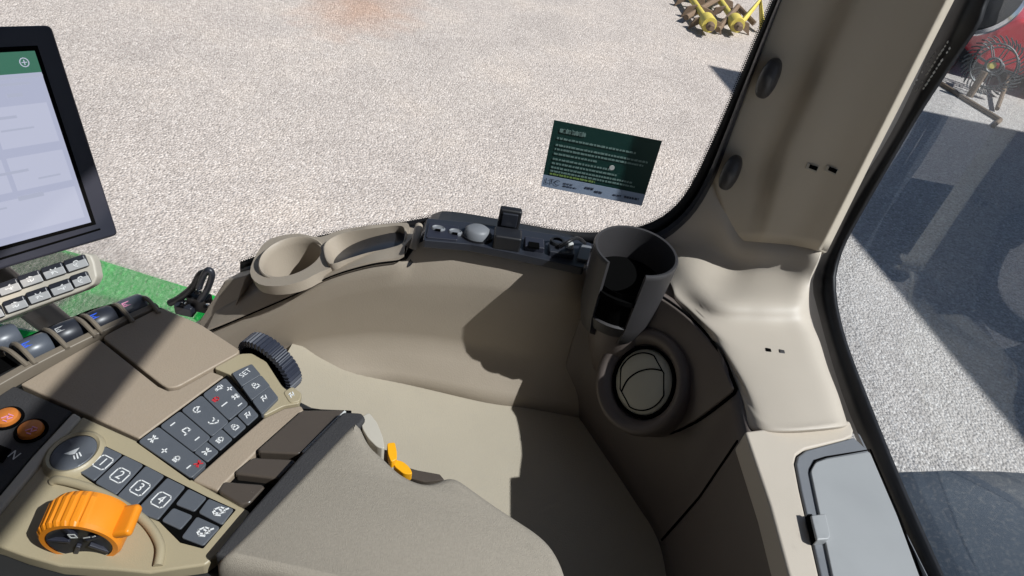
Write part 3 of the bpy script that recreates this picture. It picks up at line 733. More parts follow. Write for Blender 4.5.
# amber buttons
for x, y in [(7, 418), (31, 430.5)]:
    ob = MB().lathe([(0, .0045), (.006, .0042), (.0082, .003), (.009, 0), (.0092, -.006)], cpn.at(x, y, 0), up, 28).build('amber_button', M['amber'], cs)
    MB().lathe([(.0095, .0006), (.0112, .0008), (.0118, -.003)], cpn.at(x, y, 0), up, 28).build('button_ring', M['gap'], ob)
    ik = MB(); xd_, yd_ = rl((100, 442), (165, 475)), None; yd_ = up.cross(xd_)
    ik.strokes([[(-.003, -.002), (-.001, .002), (.001, -.001), (.003, .002)], [(-.002, .003), (.002, .0035)], [(-.0005, -.003), (.0025, -.0025)]], cpn.at(x, y, .0046), xd_, yd_, up, .0008)
    ik.build('icon', M['pinkprint'], ob, smooth=False)
rowx = rl((100, 442), (165, 475)); rowy = up.cross(rowx)
t_ = MB(); text_mb(t_, 'N', cpn.at(14, 455.5, -.0005), rowx, rowy, up, .0095, .0003); t_.build('gear_letter', M['silver'], cs, smooth=False)
plate('gear_gate', cpn, [(-20, 436), (11, 449), (2, 462), (-20, 452)], .004, M['gap'], cs, h=.0006, bevel=.0005)

# toggle row on the far edge
plate('toggle_tray', cpn, [(-60, 396), (0, 372), (50, 350), (100, 329), (152, 306), (140, 296), (90, 309), (40, 330), (0, 348), (-60, 372)], .02, M['gap'], cs, h=-.014, bevel=.001)
plate('toggle_rail', cpn, [(-60, 420), (0, 384.5), (29, 368), (57, 353.5), (99, 333), (128, 319), (159, 305.5), (155, 302), (125, 315), (96, 328), (54, 348), (25, 362), (0, 376), (-60, 408)], .012, M['fin'], cs, h=.001, bevel=.0012)
tax = rl((34, 348), (131, 307))
tpr = up.cross(tax)
for (x, y), m, im in [((3, 362 - 22), 'togglegrey', 'white'), ((35, 349), 'togglegrey', 'blueprint'), ((67, 334), 'navy', 'keysilver'), ((101, 321), 'navy', 'blueprint'), ((132, 309), 'togglegrey', 'pinkprint')]:
    c = cpn.at(x, y, -.009)
    tg = MB().lathe([(0, -.0125), (.0095, -.0125), (.0115, -.010), (.012, 0), (.0115, .010), (.0095, .0125), (0, .0125)], c, tax, 28).build('toggle_wheel', M[m], cs, ang=50)
    n2 = (up * .9 - V((0, 1, 0)) * .45).normalized(); y2 = n2.cross(tax).normalized()
    ic = MB(); ic.strokes([[(-.003, -.002), (.003, -.002), (.003, .002), (-.003, .002), (-.003, -.002)], [(0, -.002), (0, .002)], [(-.003, 0), (.003, 0)]], c + n2 * .0121, tax, y2, n2, .0009, .0005)
    ic.build('icon', M[im], tg, smooth=False)
for (xa, ya), (xb, yb) in [((0, 349), (28, 366)), ((13, 344), (36, 364)), ((44, 330), (68, 348.5)), ((82, 316), (103, 333)), ((74, 319), (96, 336)), ((114, 305), (133, 322)), ((142, 298), (159, 313))]:
    a, b_ = cpn.at(xa, ya, -.004), cpn.at(xb, yb, .001)
    MB().tube(cat1([a + up * -.012 + tpr * .002, a, a.lerp(b_, .45) + up * .006, b_], 5), .0021, 8).build('fin', M['fin'], cs)

# button maker
def button(pxs, h=.0025, t=.006, r=.0018, m='key', name='button', bv=.0006):
    c = sum((V((x, y, 0)) for x, y in pxs), V()) / len(pxs)
    pxs = [(c.x + (x - c.x) * 1.055, c.y + (y - c.y) * 1.055) for x, y in pxs]
    o = plate(name, cpn, pxs, t, M[m], cs, h=h, bevel=bv, r=r)
    return o, (c.x, c.y)
plate('key_bed', cpn, [(98, 442), (143, 463.5), (166, 475.5), (188, 486.5), (208, 496.5), (236, 509), (203, 548), (180, 542), (159, 521), (133, 511), (115, 496), (92, 482), (77, 471)], .004, M['gap'], cs, h=.0013, bevel=.0008)
for num, q in [('1', [(100, 445), (121, 454.5), (94, 480), (80, 471)]), ('2', [(124, 456), (142, 465), (116, 493.5), (96, 482)]), ('3', [(145.5, 466.5), (163, 476), (133, 508), (118, 495.5)]), ('4', [(167, 478.5), (184, 487), (158, 518.5), (136, 510.5)])]:
    o, c = button(q)
    k = {'1': (103, 462.5), '2': (120, 475.5), '3': (140, 488), '4': (161, 500)}[num]
    p0 = cpn.at(*k, .0026)
    ic = MB(); text_mb(ic, num, p0, rowx, rowy, up, .0098, .0004)
    e = .0054
    ic.strokes([[(-e, -e * .7), (-e, e * .7), (-e * .7, e), (e * .7, e), (e, e * .7), (e, -e * .7), (e * .7, -e), (-e * .7, -e), (-e, -e * .7)]], p0, rowx, rowy, up, .0008)
    ic.build('number', M['white'], o, smooth=False)
jd = [[(-.0045, -.001), (-.002, .003), (.002, .0035), (.004, .001), (.001, -.002), (-.002, -.003), (-.0045, -.001)], [(-.001, .001), (.002, .001), (.0015, -.001)], [(.003, .003), (.0045, .005)], [(-.004, -.003), (-.001, -.0045), (.003, -.003)]]
for q, k in [([(188.5, 489), (206, 497.5), (194, 511), (176, 504)], 0), ([(173.5, 508), (192, 515.5), (180, 529), (162, 520.5)], 0), ([(209, 499), (233, 509), (221.5, 524), (199, 512.5)], 1), ([(197, 517), (219, 527), (203, 545), (182, 537)], 1)]:
    o, c = button(q, r=.002)
    if k:
        ic = MB(); ic.strokes([[(a * .9, b_ * .9) for a, b_ in l] for l in jd], cpn.at(c[0] + 4, c[1], .0026), rowx, rowy, up, .0011); ic.build('icon', M['white'], o, smooth=False)
# round steering button
rc = cpn.at(75, 455.5, 0)
MB().lathe([(.0155, .004), (.0175, .0055), (.0195, .0045), (.0215, -.001)], rc, up, 48, ref=rowx, squash=(.93, 1.06)).build('round_button_ring', M['console_tan'], cs, ang=60)
ro = MB().lathe([(0, .0022), (.008, .0024), (.0145, .0042), (.0158, .003), (.0162, -.004)], rc, up, 48, ref=rowx, squash=(.93, 1.06)).build('round_button', M['key'], cs, ang=60)
ic = MB()
ic.add([rc + rowx * a + rowy * b_ + up * .0032 for a, b_ in [(-.0055, -.004), (-.0005, .0055), (.0012, -.0005), (-.0012, -.0025)]], [(0, 1, 2, 3)])
ic.strokes([[(.002, -.002), (.0045, -.0035)], [(.002, .0005), (.006, -.002)], [(.003, .002), (.0062, .0005)]], rc + up * .003, rowx, rowy, up, .001)
ic.build('icon', M['white'], ro, smooth=False)

# button block one (4 columns, small row below)
bx = rl((139, 441), (227, 376)); by = up.cross(bx)
plate('key_bed', cpn, [(136, 441.5), (227, 374.5), (243, 393), (261.5, 416), (190, 480)], .004, M['gap'], cs, h=.0013, bevel=.0008)
def lerp2(a, b_, t): return (a[0] + (b_[0] - a[0]) * t, a[1] + (b_[1] - a[1]) * t)
TL, TR, BR, BL = (139.5, 442), (226.5, 377.5), (259, 414.5), (190, 477)
def bq(u0, v0, u1, v1):
    f_ = lambda u, v: lerp2(lerp2(TL, TR, u), lerp2(BL, BR, u), v)
    return [f_(u0, v0), f_(u1, v0), f_(u1, v1), f_(u0, v1)]
def bc(u, v): return lerp2(lerp2(TL, TR, u), lerp2(BL, BR, u), v)
ICON = {
 'plus': [[(-.003, 0), (.003, 0)], [(0, -.003), (0, .003)]],
 'minus': [[(-.003, 0), (.003, 0)]],
 'note': [[(-.003, -.003), (-.001, -.003), (-.001, .003), (.004, .002), (.004, -.002), (.002, -.002)]],
 'x': [[(-.003, -.003), (.003, .003)], [(-.003, .003), (.003, -.003)], [(-.0035, -.001), (.0035, .001)]],
 'round': [[(.0035 * math.cos(i), .0035 * math.sin(i)) for i in [.3, 1.2, 2.1, 3, 3.9, 4.8]], [(-.001, -.001), (.002, .001)]],
 'horn': [[(-.004, -.001), (-.001, -.001), (.002, -.003), (.002, .003), (-.001, .001), (-.004, .001), (-.004, -.001)], [(.004, -.001), (.004, .0015)]],
 'lock': [[(-.0028, -.0035), (.0028, -.0035), (.0028, .0005), (-.0028, .0005), (-.0028, -.0035)], [(-.0018, .0005), (-.0018, .003), (0, .004), (.0018, .003), (.0018, .0005)]],
 'lamp': [[(-.001, -.003), (-.001, .003), (.002, .002), (.003, 0), (.002, -.002), (-.001, -.003)], [(-.004, .002), (-.0025, .002)], [(-.004, 0), (-.0025, 0)], [(-.004, -.002), (-.0025, -.002)]],
 'phone': [[(-.003, .003), (-.0035, .001), (-.001, -.002), (.002, -.0035), (.0035, -.002)], [(0, .001), (.0025, .0015), (.003, .0035)]],
 'wave': [[(-.0035, -.002), (-.0015, .002), (.001, -.002), (.0035, .0025)], [(-.002, .003), (.001, .0035)]],
 'fan': [[(0, 0), (-.003, .002), (-.0015, .0035), (0, 0), (.002, .003), (.0035, .001), (0, 0), (.003, -.002), (.001, -.0035), (0, 0), (-.003, -.002)]],
}
def icon(o, name, px, m='white', s=1.0, h=.0026, xd=None, w=.0009):
    s *= .9
    xd = xd or bx
    ic = MB(); ic.strokes([[(a * s, b_ * s) for a, b_ in l] for l in ICON[name]], cpn.at(*px, h), xd, up.cross(xd), up, w); return ic.build('icon', M[m], o, smooth=False)
vs = .70
cells = [(0, .225), (.245, .47), (.49, .715), (.74, .985)]
icons = [[('x', .08), ('plus', .34), ('lamp', .57)], [('minus', .10), ('note', .34), ('minus', .58)], [('round', .17), ('phone', .55)], [('fan', .20)]]
a_, b1 = cells[0]; o, c = button(bq(.0, .0, .225, 1.0), r=.003, name='button'); icon(o, 'x', bc(.10, .10), s=.9); icon(o, 'plus', bc(.07, .38), s=.8); icon(o, 'lamp', bc(.08, .62), s=.8); icon(o, 'minus', bc(.08, .86), s=.6)
o, c = button(bq(.245, 0, .47, vs), r=.003); icon(o, 'minus', bc(.33, .10), s=.7); icon(o, 'note', bc(.35, .34), s=1.0); icon(o, 'minus', bc(.37, .58), s=.7)
o, c = button(bq(.49, 0, .715, vs), r=.003); icon(o, 'round', bc(.59, .16), s=1.0); icon(o, 'phone', bc(.61, .53), s=1.0)
o, c = button(bq(.735, 0, .985, vs * .97), r=.003); icon(o, 'horn', bc(.88, .08), s=.9); icon(o, 'lamp', bc(.79, .22), 'red', s=.8); icon(o, 'minus', bc(.81, .40), s=1.0); icon(o, 'plus', bc(.95, .22), s=.8); icon(o, 'fan', bc(.94, .42), s=.9); icon(o, 'minus', bc(.92, .60), s=.7)
for (u0, u1), nm, m in zip([(.245, .41), (.43, .61), (.63, .81), (.83, .99)], ['x', 'lamp', 'lock', 'wave'], ['white'] * 4):
    o, c = button(bq(u0, vs + .03, u1, 1.0), r=.002); icon(o, nm, c, m, s=.85)
icon(o, 'x', bc(.17, .93), 'red', s=.8, h=.0027)
# button block two with end surround
plate('end_surround', cpn, [(213.5, 368), (240, 353.5), (252, 353), (266, 361), (282, 386), (290, 392), (299, 398), (300, 403), (283, 406), (263.5, 416), (247, 394), (230, 374.5)], .012, M['console_tan'], cs, h=.0010, bevel=.002, r=.003, seg=3)
TL, TR, BR, BL = (232.5, 373), (250, 364), (278, 397.5), (262, 413.5)
for v0, v1, nm in [(0, .31, 'SET'), (.34, .65, 'lock'), (.68, 1.0, 'wave')]:
    q = bq(0, v0, 1, v1); q = [q[0], lerp2(q[0], q[1], .5), (q[1][0] + (1.5 if v1 < .5 or v1 > .6 and v0 < .5 else .5), q[1][1]), (q[2][0] + (1.5 if v0 < .5 else 0), q[2][1]), q[3]]
    o, c = button(q, h=.0040, r=.002)
    if nm == 'SET':
        ic = MB(); text_mb(ic, 'SET', cpn.at(c[0], c[1], .0042), bx, by, up, .0072, .0003); ic.build('lettering', M['white'], o, smooth=False)
    else: icon(o, nm, c, s=.9, h=.0041)
icon_o = plate('end_tab', cpn, [(283, 392), (292, 386), (302, 393), (300, 401), (290, 403)], .006, M['console_tan'], cs, h=.002, bevel=.001, r=.003)
icon(icon_o, 'wave', (292, 395), s=.8, h=.0021)
# knurled wheel
kx = (cpn.at(248, 352, 0) - cpn.at(284, 390, 0)); kc = cpn.at(270, 364, -.016)
kax = (bx + up * .10).normalized()
kw = MB(); n = 44; R0 = .0315
for k in range(n):
    for f_ in (0, .5):
        pass
pr = []
ref_ = V((0, 0, 1)); u_ = (ref_ - kax * ref_.dot(kax)).normalized(); w_ = kax.cross(u_)
lay = [(-.0085, .86), (-.007, 1.0), (.007, 1.0), (.0085, .9), (.0085, 0.0)]
m2 = n * 4
for h, s_ in lay:
    for j in range(m2):
        ph = 2 * math.pi * j / m2; rr0 = R0 * s_ * (1 + (.035 if (j % 4) in (0, 1) else -.035) * (1 if s_ > .5 else 0))
        kw.v.append(kc + kax * h + (u_ * math.cos(ph) + w_ * math.sin(ph)) * max(rr0, 1e-4))
for i in range(len(lay) - 1):
    for j in range(m2): kw.f.append((i * m2 + j, i * m2 + (j + 1) % m2, (i + 1) * m2 + (j + 1) % m2, (i + 1) * m2 + j))
kw.build('knurled_wheel', mat('wheel_navy', (.03, .034, .05), .4, .1, 40), cs, ang=25)
# hand rest strip and paddles
plate('inner_strip', cpn, [(192, 480), (228, 448), (263, 418), (284, 408), (301, 405), (304, 410), (256, 452), (224, 484), (218, 491)], .012, M['console'], cs, h=.0012, bevel=.002, seg=3)
for q, h in [([(302, 410), (343, 409.5), (344, 412), (303, 451), (299, 454), (259, 452), (258, 449)], .006), ([(253, 457), (294, 459), (296, 462), (278, 479), (236, 474), (235, 471)], .004), ([(224, 481), (262, 484), (265, 487), (250, 503), (240, 505), (218, 491)], .003)]:
    plate('paddle', cpn, q, .012, M['bronze'], cs, h=h, bevel=.0022, r=.002, seg=3)
MB().tube([cpn.at(303, 453, .0055), cpn.at(345, 411.5, .0055)], .0013, 6).build('paddle_highlight', M['silver'], cs)  # silver bar stands for the gloss highlight along the paddle
plate('paddle_bed', cpn, [(262, 452), (300, 408), (352, 410), (310, 452), (250, 517), (212, 494)], .01, M['gap'], cs, h=-.004, bevel=.001)

# orange wheel
toc = -(ray(75, 540)).normalized()
imv = (CX * -.42 - CY * .90)
wa = (toc * .66 + imv * .75).normalized()          # near face normal
wc = D(79, 544, .444)
whl = MB(); Rw = .0255
u_ = (CX - wa * CX.dot(wa)).normalized(); w_ = wa.cross(u_)
lay = [(.000, .80), (.000, .93), (-.0025, 1.0), (-.020, 1.04), (-.0245, .97), (-.0245, .5)]
m2 = 144
for h, s_ in lay:
    for j in range(m2):
        ph = 2 * math.pi * j / m2
        rib = (.026 if (j % 5) < 3 else -.030) if s_ >= 1.0 and 62 < j * 360 / m2 < 200 else 0
        whl.v.append(wc + wa * h + (u_ * math.cos(ph) + w_ * math.sin(ph)) * Rw * (s_ + rib))
for i in range(len(lay) - 1):
    for j in range(m2): whl.f.append((i * m2 + j, i * m2 + (j + 1) % m2, (i + 1) * m2 + (j + 1) % m2, (i + 1) * m2 + j))
ow = whl.build('throttle_wheel', M['orange'], cs, ang=30)
MB().lathe([(0, -.004), (.015, -.003), (.0200, -.0005), (.0208, -.004)], wc, wa, 48).build('wheel_hub', M['black'], ow)
sgm = MB()
for q0 in range(5):
    ph = 2 * math.pi * q0 / 5 + .4
    dv = u_ * math.cos(ph) + w_ * math.sin(ph)
    sgm.box(wc + dv * .013 + wa * -.002, (.014, .003, .003), (dv, wa.cross(dv), wa))
sgm.build('hub_ridge', M['darkgrey'], ow, bevel=.0006)
ic = MB(); ic.strokes([[(-.002, .002), (.002, .002), (.002, -.002), (-.002, -.002), (-.002, .002)], [(.006, -.003), (.010, -.002)], [(.012, -.002), (.014, -.001)]], wc + wa * -.0004 + w_ * .010, u_, w_, wa, .0008); ic.build('hub_mark', M['silver'], ow, smooth=False)
# thumb tab on the wheel
ta = wc + wa * -.012 + (u_ * math.cos(math.radians(12)) + w_ * math.sin(math.radians(12))) * Rw
tv = (u_ * math.cos(math.radians(12)) + w_ * math.sin(math.radians(12)))
MB().box(ta + tv * .004, (.014, .007, .022), (tv, wa.cross(tv), wa)).build('wheel_tab', M['orange'], ow, bevel=.0028, seg=3)
lipp = cat1([cpn.at(52, 482, .001), cpn.at(60, 480, .003), cpn.at(90, 488, .004), cpn.at(120, 503, .004), cpn.at(146, 522, .003), cpn.at(160, 545, .002), cpn.at(158, 566, .001)], 6)
MB().tube(lipp, .0032, 10).build('well_lip', M['console_tan'], cs)

# ================================================================== ARMREST PAD
ap = thing('armrest_pad', 'wide grey-beige textured armrest pad at the end of the control console', 'armrest', R(0, .3, -.5))
apn = Pl(R(0, 0, -.452), (0, 0, 1))
outl = [(352, 420), (359, 419), (364, 428), (371, 442), (382, 451), (393, 462), (405, 472), (420, 479), (432, 480), (443, 474), (456, 473), (470, 482), (500, 504), (528, 521), (548, 536), (562, 556), (572, 590), (560, 640), (440, 640), (330, 596), (280, 576), (228, 566), (216, 556), (234, 540), (268, 506), (312, 460), (346, 425)]
mb = MB(); po = apn.pts(px_smooth(outl, 4), 0)
cen_ = sum(po, V()) / len(po)
def inset(pts, d):
    k = len(pts); out = []
    for i in range(k):
        t = (pts[(i + 2) % k] - pts[i - 2]).normalized(); nn = up.cross(t); out.append(pts[i] + nn * d)
    return out
sgn = 1 if (inset(po, .01)[0] - cen_).length < (po[0] - cen_).length else -1
lay = [(0.000, -.060), (-.001, -.03), (0, -.012), (.0015, -.006), (.0035, -.0025), (.006, -.0006), (.009, .0007)]
def relax(P_, n):
    for _ in range(n): P_ = [(P_[i - 1] + P_[i] * 2 + P_[(i + 1) % len(P_)]) / 4 for i in range(len(P_))]
    return P_
for q_, (d_, z_) in enumerate(lay): mb.v += [p + up * z_ for p in relax(inset(po, d_ * sgn), max(0, (q_ - 2) * 5))]
k = len(po)
for i in range(len(lay) - 1):
    for j in range(k): mb.f.append((i * k + j, i * k + (j + 1) % k, (i + 1) * k + (j + 1) % k, (i + 1) * k + j))
from mathutils.geometry import tessellate_polygon
q0 = (len(lay) - 1) * k
mb.f += [tuple(q0 + i for i in t) for t in tessellate_polygon([mb.v[q0:]])]
mb.build('pad', M['leather'], ap, ang=80)
plate('shaded_flank', apn, [(343, 411), (362, 412), (366, 418), (340, 450), (290, 500), (240, 560), (213, 555), (249, 512), (300, 455)], .02, M['charcoal'], ap, h=-.002, bevel=.003, seg=3)  # charcoal colour stands for shade on the pad's left flank
plate('end_cap', apn, [(361, 417), (369, 412), (377, 422), (383, 437), (385, 449), (377, 447), (368, 438), (362, 428)], .03, M['cream'], ap, h=-.006, bevel=.003, r=.003)

# yellow lever
yl = thing('release_lever', 'small bright yellow lever tucked under the notch of the armrest pad', 'lever', D(398, 462, .66))
z_ = -.49
def ylp(L, z=-.49): return [ZZ(x, y, z) for x, y in L]
MB().prism(rounded(ylp([(387, 443), (395, 442), (397, 452), (397, 459), (391, 462), (388, 454)]), .002), up, .010).build('handle', M['yellow'], yl, bevel=.0016)
MB().prism(rounded(ylp([(394, 459), (403, 461), (410, 467), (413, 474), (404, 474), (394, 466)], -.497), .003), up, .010).build('link', M['yellow'], yl, bevel=.002)
MB().prism(ylp([(404, 466), (418, 470), (440, 474), (445, 480), (425, 482), (410, 478)], -.51), up, .008).build('pivot_bracket', M['bronze'], yl, bevel=.001)
MB().prism(ylp([(372, 446), (388, 450), (392, 462), (384, 460)], -.503), up, .008).build('pivot_arm', M['rust'], yl, bevel=.001)

# ================================================================== MONITOR + KEYPAD
mo = thing('display_monitor', 'dark framed touchscreen monitor with a bright pale screen at the left', 'monitor', D(60, 240, .64))
mBR, mTR, mBL = D(119, 235, .62), D(52, 25, .561), D(0, 270, .538)
mpl = plane3(mBR, mTR, mBL)
ml = (mBL - mBR); mTL2 = mTR + ml * 2.0; mBL2 = mBR + ml * 2.0
quad = [mTL2, mTR, mBR, mBL2]
qc = sum(quad, V()) / 4
MB().prism(rounded([qc + (p - qc) * .965 - mpl.n * .010 for p in quad], .006), mpl.n, .018).build('back_shell', M['silver'], mo, bevel=.003)
MB().prism(rounded([p for p in quad], .005), mpl.n, .006).build('bezel', M['darkgrey'], mo, bevel=.0025, seg=3)
MB().prism(rounded([qc + (p - qc) * 1.004 - mpl.n * .005 for p in quad], .005), mpl.n, .005).build('edge_trim', M['silver'], mo, bevel=.001)
def mp_(px, py, h): return mpl.at(px, py, h)
# inner recess
ie = (mBR - mTR).normalized(); il = ml.normalized()
def mq(a, b_, h): return mTR + il * a + ie * b_ + mpl.n * h           # a to the left, b downwards
sT = mp_(34, 51, 0) - mTR; sB = mp_(91, 223, 0) - mTR
a0_ = (sT.dot(il) + sB.dot(il)) / 2 if False else sT.dot(il)
# solve in the oblique basis
def ob(p):
    d = p - mTR; g11 = 1; g12 = il.dot(ie); x, y = d.dot(il), d.dot(ie); det = 1 - g12 * g12
    return ((x - g12 * y) / det, (y - g12 * x) / det)
(aT, bT), (aB, bB) = ob(mp_(33, 51, 0)), ob(mp_(91, 222, 0))
aS = (aT + aB) / 2; wS = ml.length * 2 - 2 * aS
def sq4(a0, b0, a1, b1, h): return [mq(a1, b0, h), mq(a0, b0, h), mq(a0, b1, h), mq(a1, b1, h)]
MB().prism(sq4(aS - .004, bT - .004, aS + wS, bB + .003, .0006), mpl.n, .001).build('screen_surround', M['gap'], mo, smooth=False)
sc = MB().prism(sq4(aS, bT, aS + wS, bB, .0012), mpl.n, .0012).build('screen', M['scr'], mo, smooth=False)
hh = bB - bT
MB().prism(sq4(aS, bT, aS + wS, bT + hh * .115, .0015), mpl.n, .0006).build('header_bar', M['scrgreen'], sc, smooth=False)
gx = MB()
for (a_, b_, c_, d_) in [(.0, .125, .9, .14), (.012, .16, .07, .175), (.06, .16, .09, .175), (.02, .215, .032, .235), (.05, .24, .062, .25), (.03, .33, .055, .345), (.02, .40, .045, .41), (.055, .42, .07, .43), (.035, .62, .06, .635), (.012, .68, .03, .69), (.03, .76, .05, .785), (.06, .80, .08, .81)]:
    gx.prism(sq4(aS + a_, bT + hh * b_, aS + c_, bT + hh * d_, .0016), mpl.n, .0006)
gx.build('screen_lines', M['scrgrey'], sc, smooth=False)
gx = MB()
for (a_, b_, c_, d_) in [(.004, .28, .048, .50), (.052, .28, .12, .50), (.004, .55, .048, .73), (.052, .55, .12, .73), (.004, .77, .12, .96)]:
    gx.prism(sq4(aS + a_, bT + hh * b_, aS + c_, bT + hh * d_, .0014), mpl.n, .0004)
gx.build('screen_tiles', M['scrwhite'], sc, smooth=False)
ic = MB(); oc = mq(aS + .011, bT + hh * .058, .0018); R1 = .0034
ic.strokes([[(R1 * math.cos(i * .5236), R1 * math.sin(i * .5236)) for i in range(13)], [(-.0018, 0), (.0018, 0)], [(0, -.0018), (0, .0018)]], oc, -il, -ie, mpl.n, .0006)
ic.build('header_icon', M['scrwhite'], sc, smooth=False)
MB().tube([mp_(100, 229, .0004), mp_(40, 247, .0004), mp_(-60, 277, .0004)], .0009, 6).build('bezel_slot', M['gap'], mo)
MB().tube([qc - mpl.n * .02, qc - mpl.n * .09 + V((-.02, 0, -.05)), qc + V((-.05, .12, -.35))], .016, 14).build('support_arm', M['black'], mo)

kp = thing('keypad', 'cream framed keypad with two rows of black keys with painted silver sheen below the monitor', 'keypad', D(40, 285, .58))
kBR, kTR, kL = D(94, 287, .585), D(88, 252, .583), D(0, 320, .575)
kpl = plane3(kBR, kTR, kL)
kpx = [(-60, 309), (0, 284), (45, 268), (84, 253), (91, 255), (94, 262), (97, 277), (93, 285), (84, 290), (45, 304), (0, 321), (-60, 345)]
MB().prism(kpl.pts(kpx, 0), kpl.n, .014).build('keypad_frame', M['cream'], kp, bevel=.002, seg=3)
kx_ = (kpl.at(76, 266) - kpl.at(10, 288)).normalized(); ky_ = kpl.n.cross(kx_)
if ky_.z < 0: ky_ = -ky_
for x, y in [(-14, 297), (9, 287.5), (31, 279), (54, 271), (76.5, 263.5), (-8, 314), (16, 304.5), (39, 295.5), (61.5, 287.5), (81, 279.5)]:
    w0 = .0180 if x < 80 else .0145
    kk = MB()
    for (yy, zz) in [(0, 0)]:
        kk.box(kpl.at(x, y, .001), (w0, .0112, .005), (kx_, ky_, kpl.n))
    ko = kk.build('key', M['navy'], kp, bevel=.0015)
    MB().box(kpl.at(x, y, .0036) - ky_ * .0016, (w0 * .93, .0064, .0012), (kx_, (ky_ + kpl.n * .25).normalized(), (kpl.n - ky_ * .25).normalized())).build('key_sheen', M['keysilver'], ko, bevel=.0004)  # silver band paints the reflection on the lower part of the key
    ic = MB(); nm = random.choice(['round', 'lamp', 'horn', 'x'])
    ic.strokes([[(a * .75, b_ * .75) for a, b_ in l] for l in ICON[nm]], kpl.at(x, y, .0042), kx_, ky_, kpl.n, .0007); ic.build('icon', M['white'], ko, smooth=False)
MB().box(kpl.at(-14, 309, -.03), (.05, .03, .035), (kx_, ky_, kpl.n)).build('bracket', M['darkgrey'], kp, bevel=.004)

# ================================================================== OUTSIDE, CLOSE
gs = thing('green_step', 'bright green dimpled metal deck outside the front of the side window', 'step deck', ZZ(150, 300, -1.35))
gp = Pl(R(0, 0, -1.35), (0, 0, 1))
gpx = [(-160, 190), (92, 257.5), (238, 303), (300, 322), (300, 420), (0, 520), (-260, 420)]
dm = MB().prism(gp.pts(gpx, 0), up, .06); g0 = gp.at(92, 257.5); gx_ = (gp.at(238, 303) - g0).normalized(); gy_ = up.cross(gx_)
for i in range(-6, 16):
    for j in range(-11, 0):
        c = g0 + gx_ * (i * .040 + (j % 2) * .020 + .02) + gy_ * (j * .036 + .012)
        dm.lathe([(0, .0065), (.003, .006), (.0065, .003), (.009, 0)], c, up, 10)
dm.build('deck', M['greenpaint'], gs)
wh = thing('rear_fender', 'dark rear wheel fender with a raised ridge seen through the rear window', 'fender', R(1.2, .7, -2.0))
mb = MB(); rows_ = []
fc = R(1.30, 0, -1.955)
def frow(y, r): return [fc + V((math.sin(t) * r, y, math.cos(t) * r)) for t in [math.radians(a) for a in range(-75, 80, 5)]]
yr = [(.40, 1.005), (.44, 1.02), (.58, 1.02), (.60, 1.035), (.66, 1.05), (.70, 1.035), (.72, 1.02), (.90, 1.018), (.93, 1.03), (.95, 1.02), (.955, .97)]
MB().grid([frow(y, r) for y, r in yr]).build('fender_skin', M['fender'], wh, solid=.012, ang=50)
MB().lathe([(.45, .42), (.85, .40), (.93, .45), (.95, .55), (.95, .78), (.93, .88), (.85, .93), (.45, .90)], fc - V((0, 0, 0.04)), (0, 1, 0), 60).build('tyre', M['tyre'], wh)

wk = thing('work_lamp', 'black round work lamp with a bright rim outside the top of the rear window', 'work lamp', D(988, 10, 1.2))
lc = D(982, -2, 1.25); la = (V((.55, .45, -.45))).normalized()
MB().lathe([(0, -.09), (.035, -.085), (.058, -.05), (.066, 0), (.066, .012)], lc, la, 40).build('housing', M['black'], wk)
MB().lathe([(.060, .010), (.069, .012), (.071, .003), (.067, -.004)], lc, la, 40).build('rim', M['chrome'], wk)
MB().lathe([(0, .014), (.04, .0125), (.062, .009)], lc, la, 40).build('lens', M['lens'], wk)
MB().tube([lc - la * .05, lc - la * .05 + V((.02, 0, .12)), lc + V((.02, -.1, .3))], .014, 10).build('stem', M['black'], wk)

# ================================================================== OUTSIDE, FAR
GP = Pl(V((0, 0, 0)), (0, 0, 1))
# spiked rake wheel on a frame
rk = thing('rake_wheel', 'spiked steel rake wheel leaning on a tube frame beyond the rear window', 'farm implement', GP.at(970, 105))
r1_ = MB()
fA, fB, fC, fD = GP.at(936, 83), GP.at(974, 104), GP.at(999, 122), GP.at(960, 58)
r1_.tube([fA + V((0, 0, .03)), GP.at(966, 102) + V((0, 0, .03)), fC + V((0, 0, .03))], .035, 8)
r1_.tube([fA + V((0, 0, .03)), fD + V((0, 0, .05))], .03, 8)
r1_.tube([GP.at(967, 100) + V((0, 0, .05)), GP.at(967, 100) + V((0.03, .05, .42))], .05, 8)
r1_.tube([fC + V((0, 0, .03)), GP.at(992, 128) + V((0, 0, .03))], .03, 8)
r1_.tube([fD + V((0, 0, .05)), GP.at(1003, 80) + V((0, 0, .3)), GP.at(995, 112) + V((0, 0, .05))], .03, 8)
r1_.build('frame', M['rust'], rk)
rcn = GP.at(974, 97) + V((.05, .1, .46)); rax = V((-.25, -.95, .35)).normalized()
for off in (0, .28):
    rm = MB(); c = rcn + rax * -off + V((off * .5, 0, 0))
    uu = rax.orthogonal().normalized(); ww = rax.cross(uu)
    rm.tube([c + (uu * math.cos(2 * math.pi * i / 40) + ww * math.sin(2 * math.pi * i / 40)) * .30 for i in range(40)], .014, 6, True)
    rm.tube([c + (uu * math.cos(2 * math.pi * i / 24) + ww * math.sin(2 * math.pi * i / 24)) * .10 for i in range(24)], .02, 6, True)
    for i in range(34):
        q = 2 * math.pi * i / 34; dv = uu * math.cos(q) + ww * math.sin(q); tv = -uu * math.sin(q) + ww * math.cos(q)
        rm.tube([c + dv * (.10 if i % 4 == 0 else .29), c + dv * .32, c + dv * .37 + tv * .04, c + dv * .40 + tv * .10], .010, 5)
    rm.build('spiked_wheel', M['steel'], rk)
MB().lathe([(0, .05), (.045, .05), (.05, 0), (.045, -.2), (0, -.2)], rcn - rax * .06, rax, 16).build('hub', M['implement'], rk)

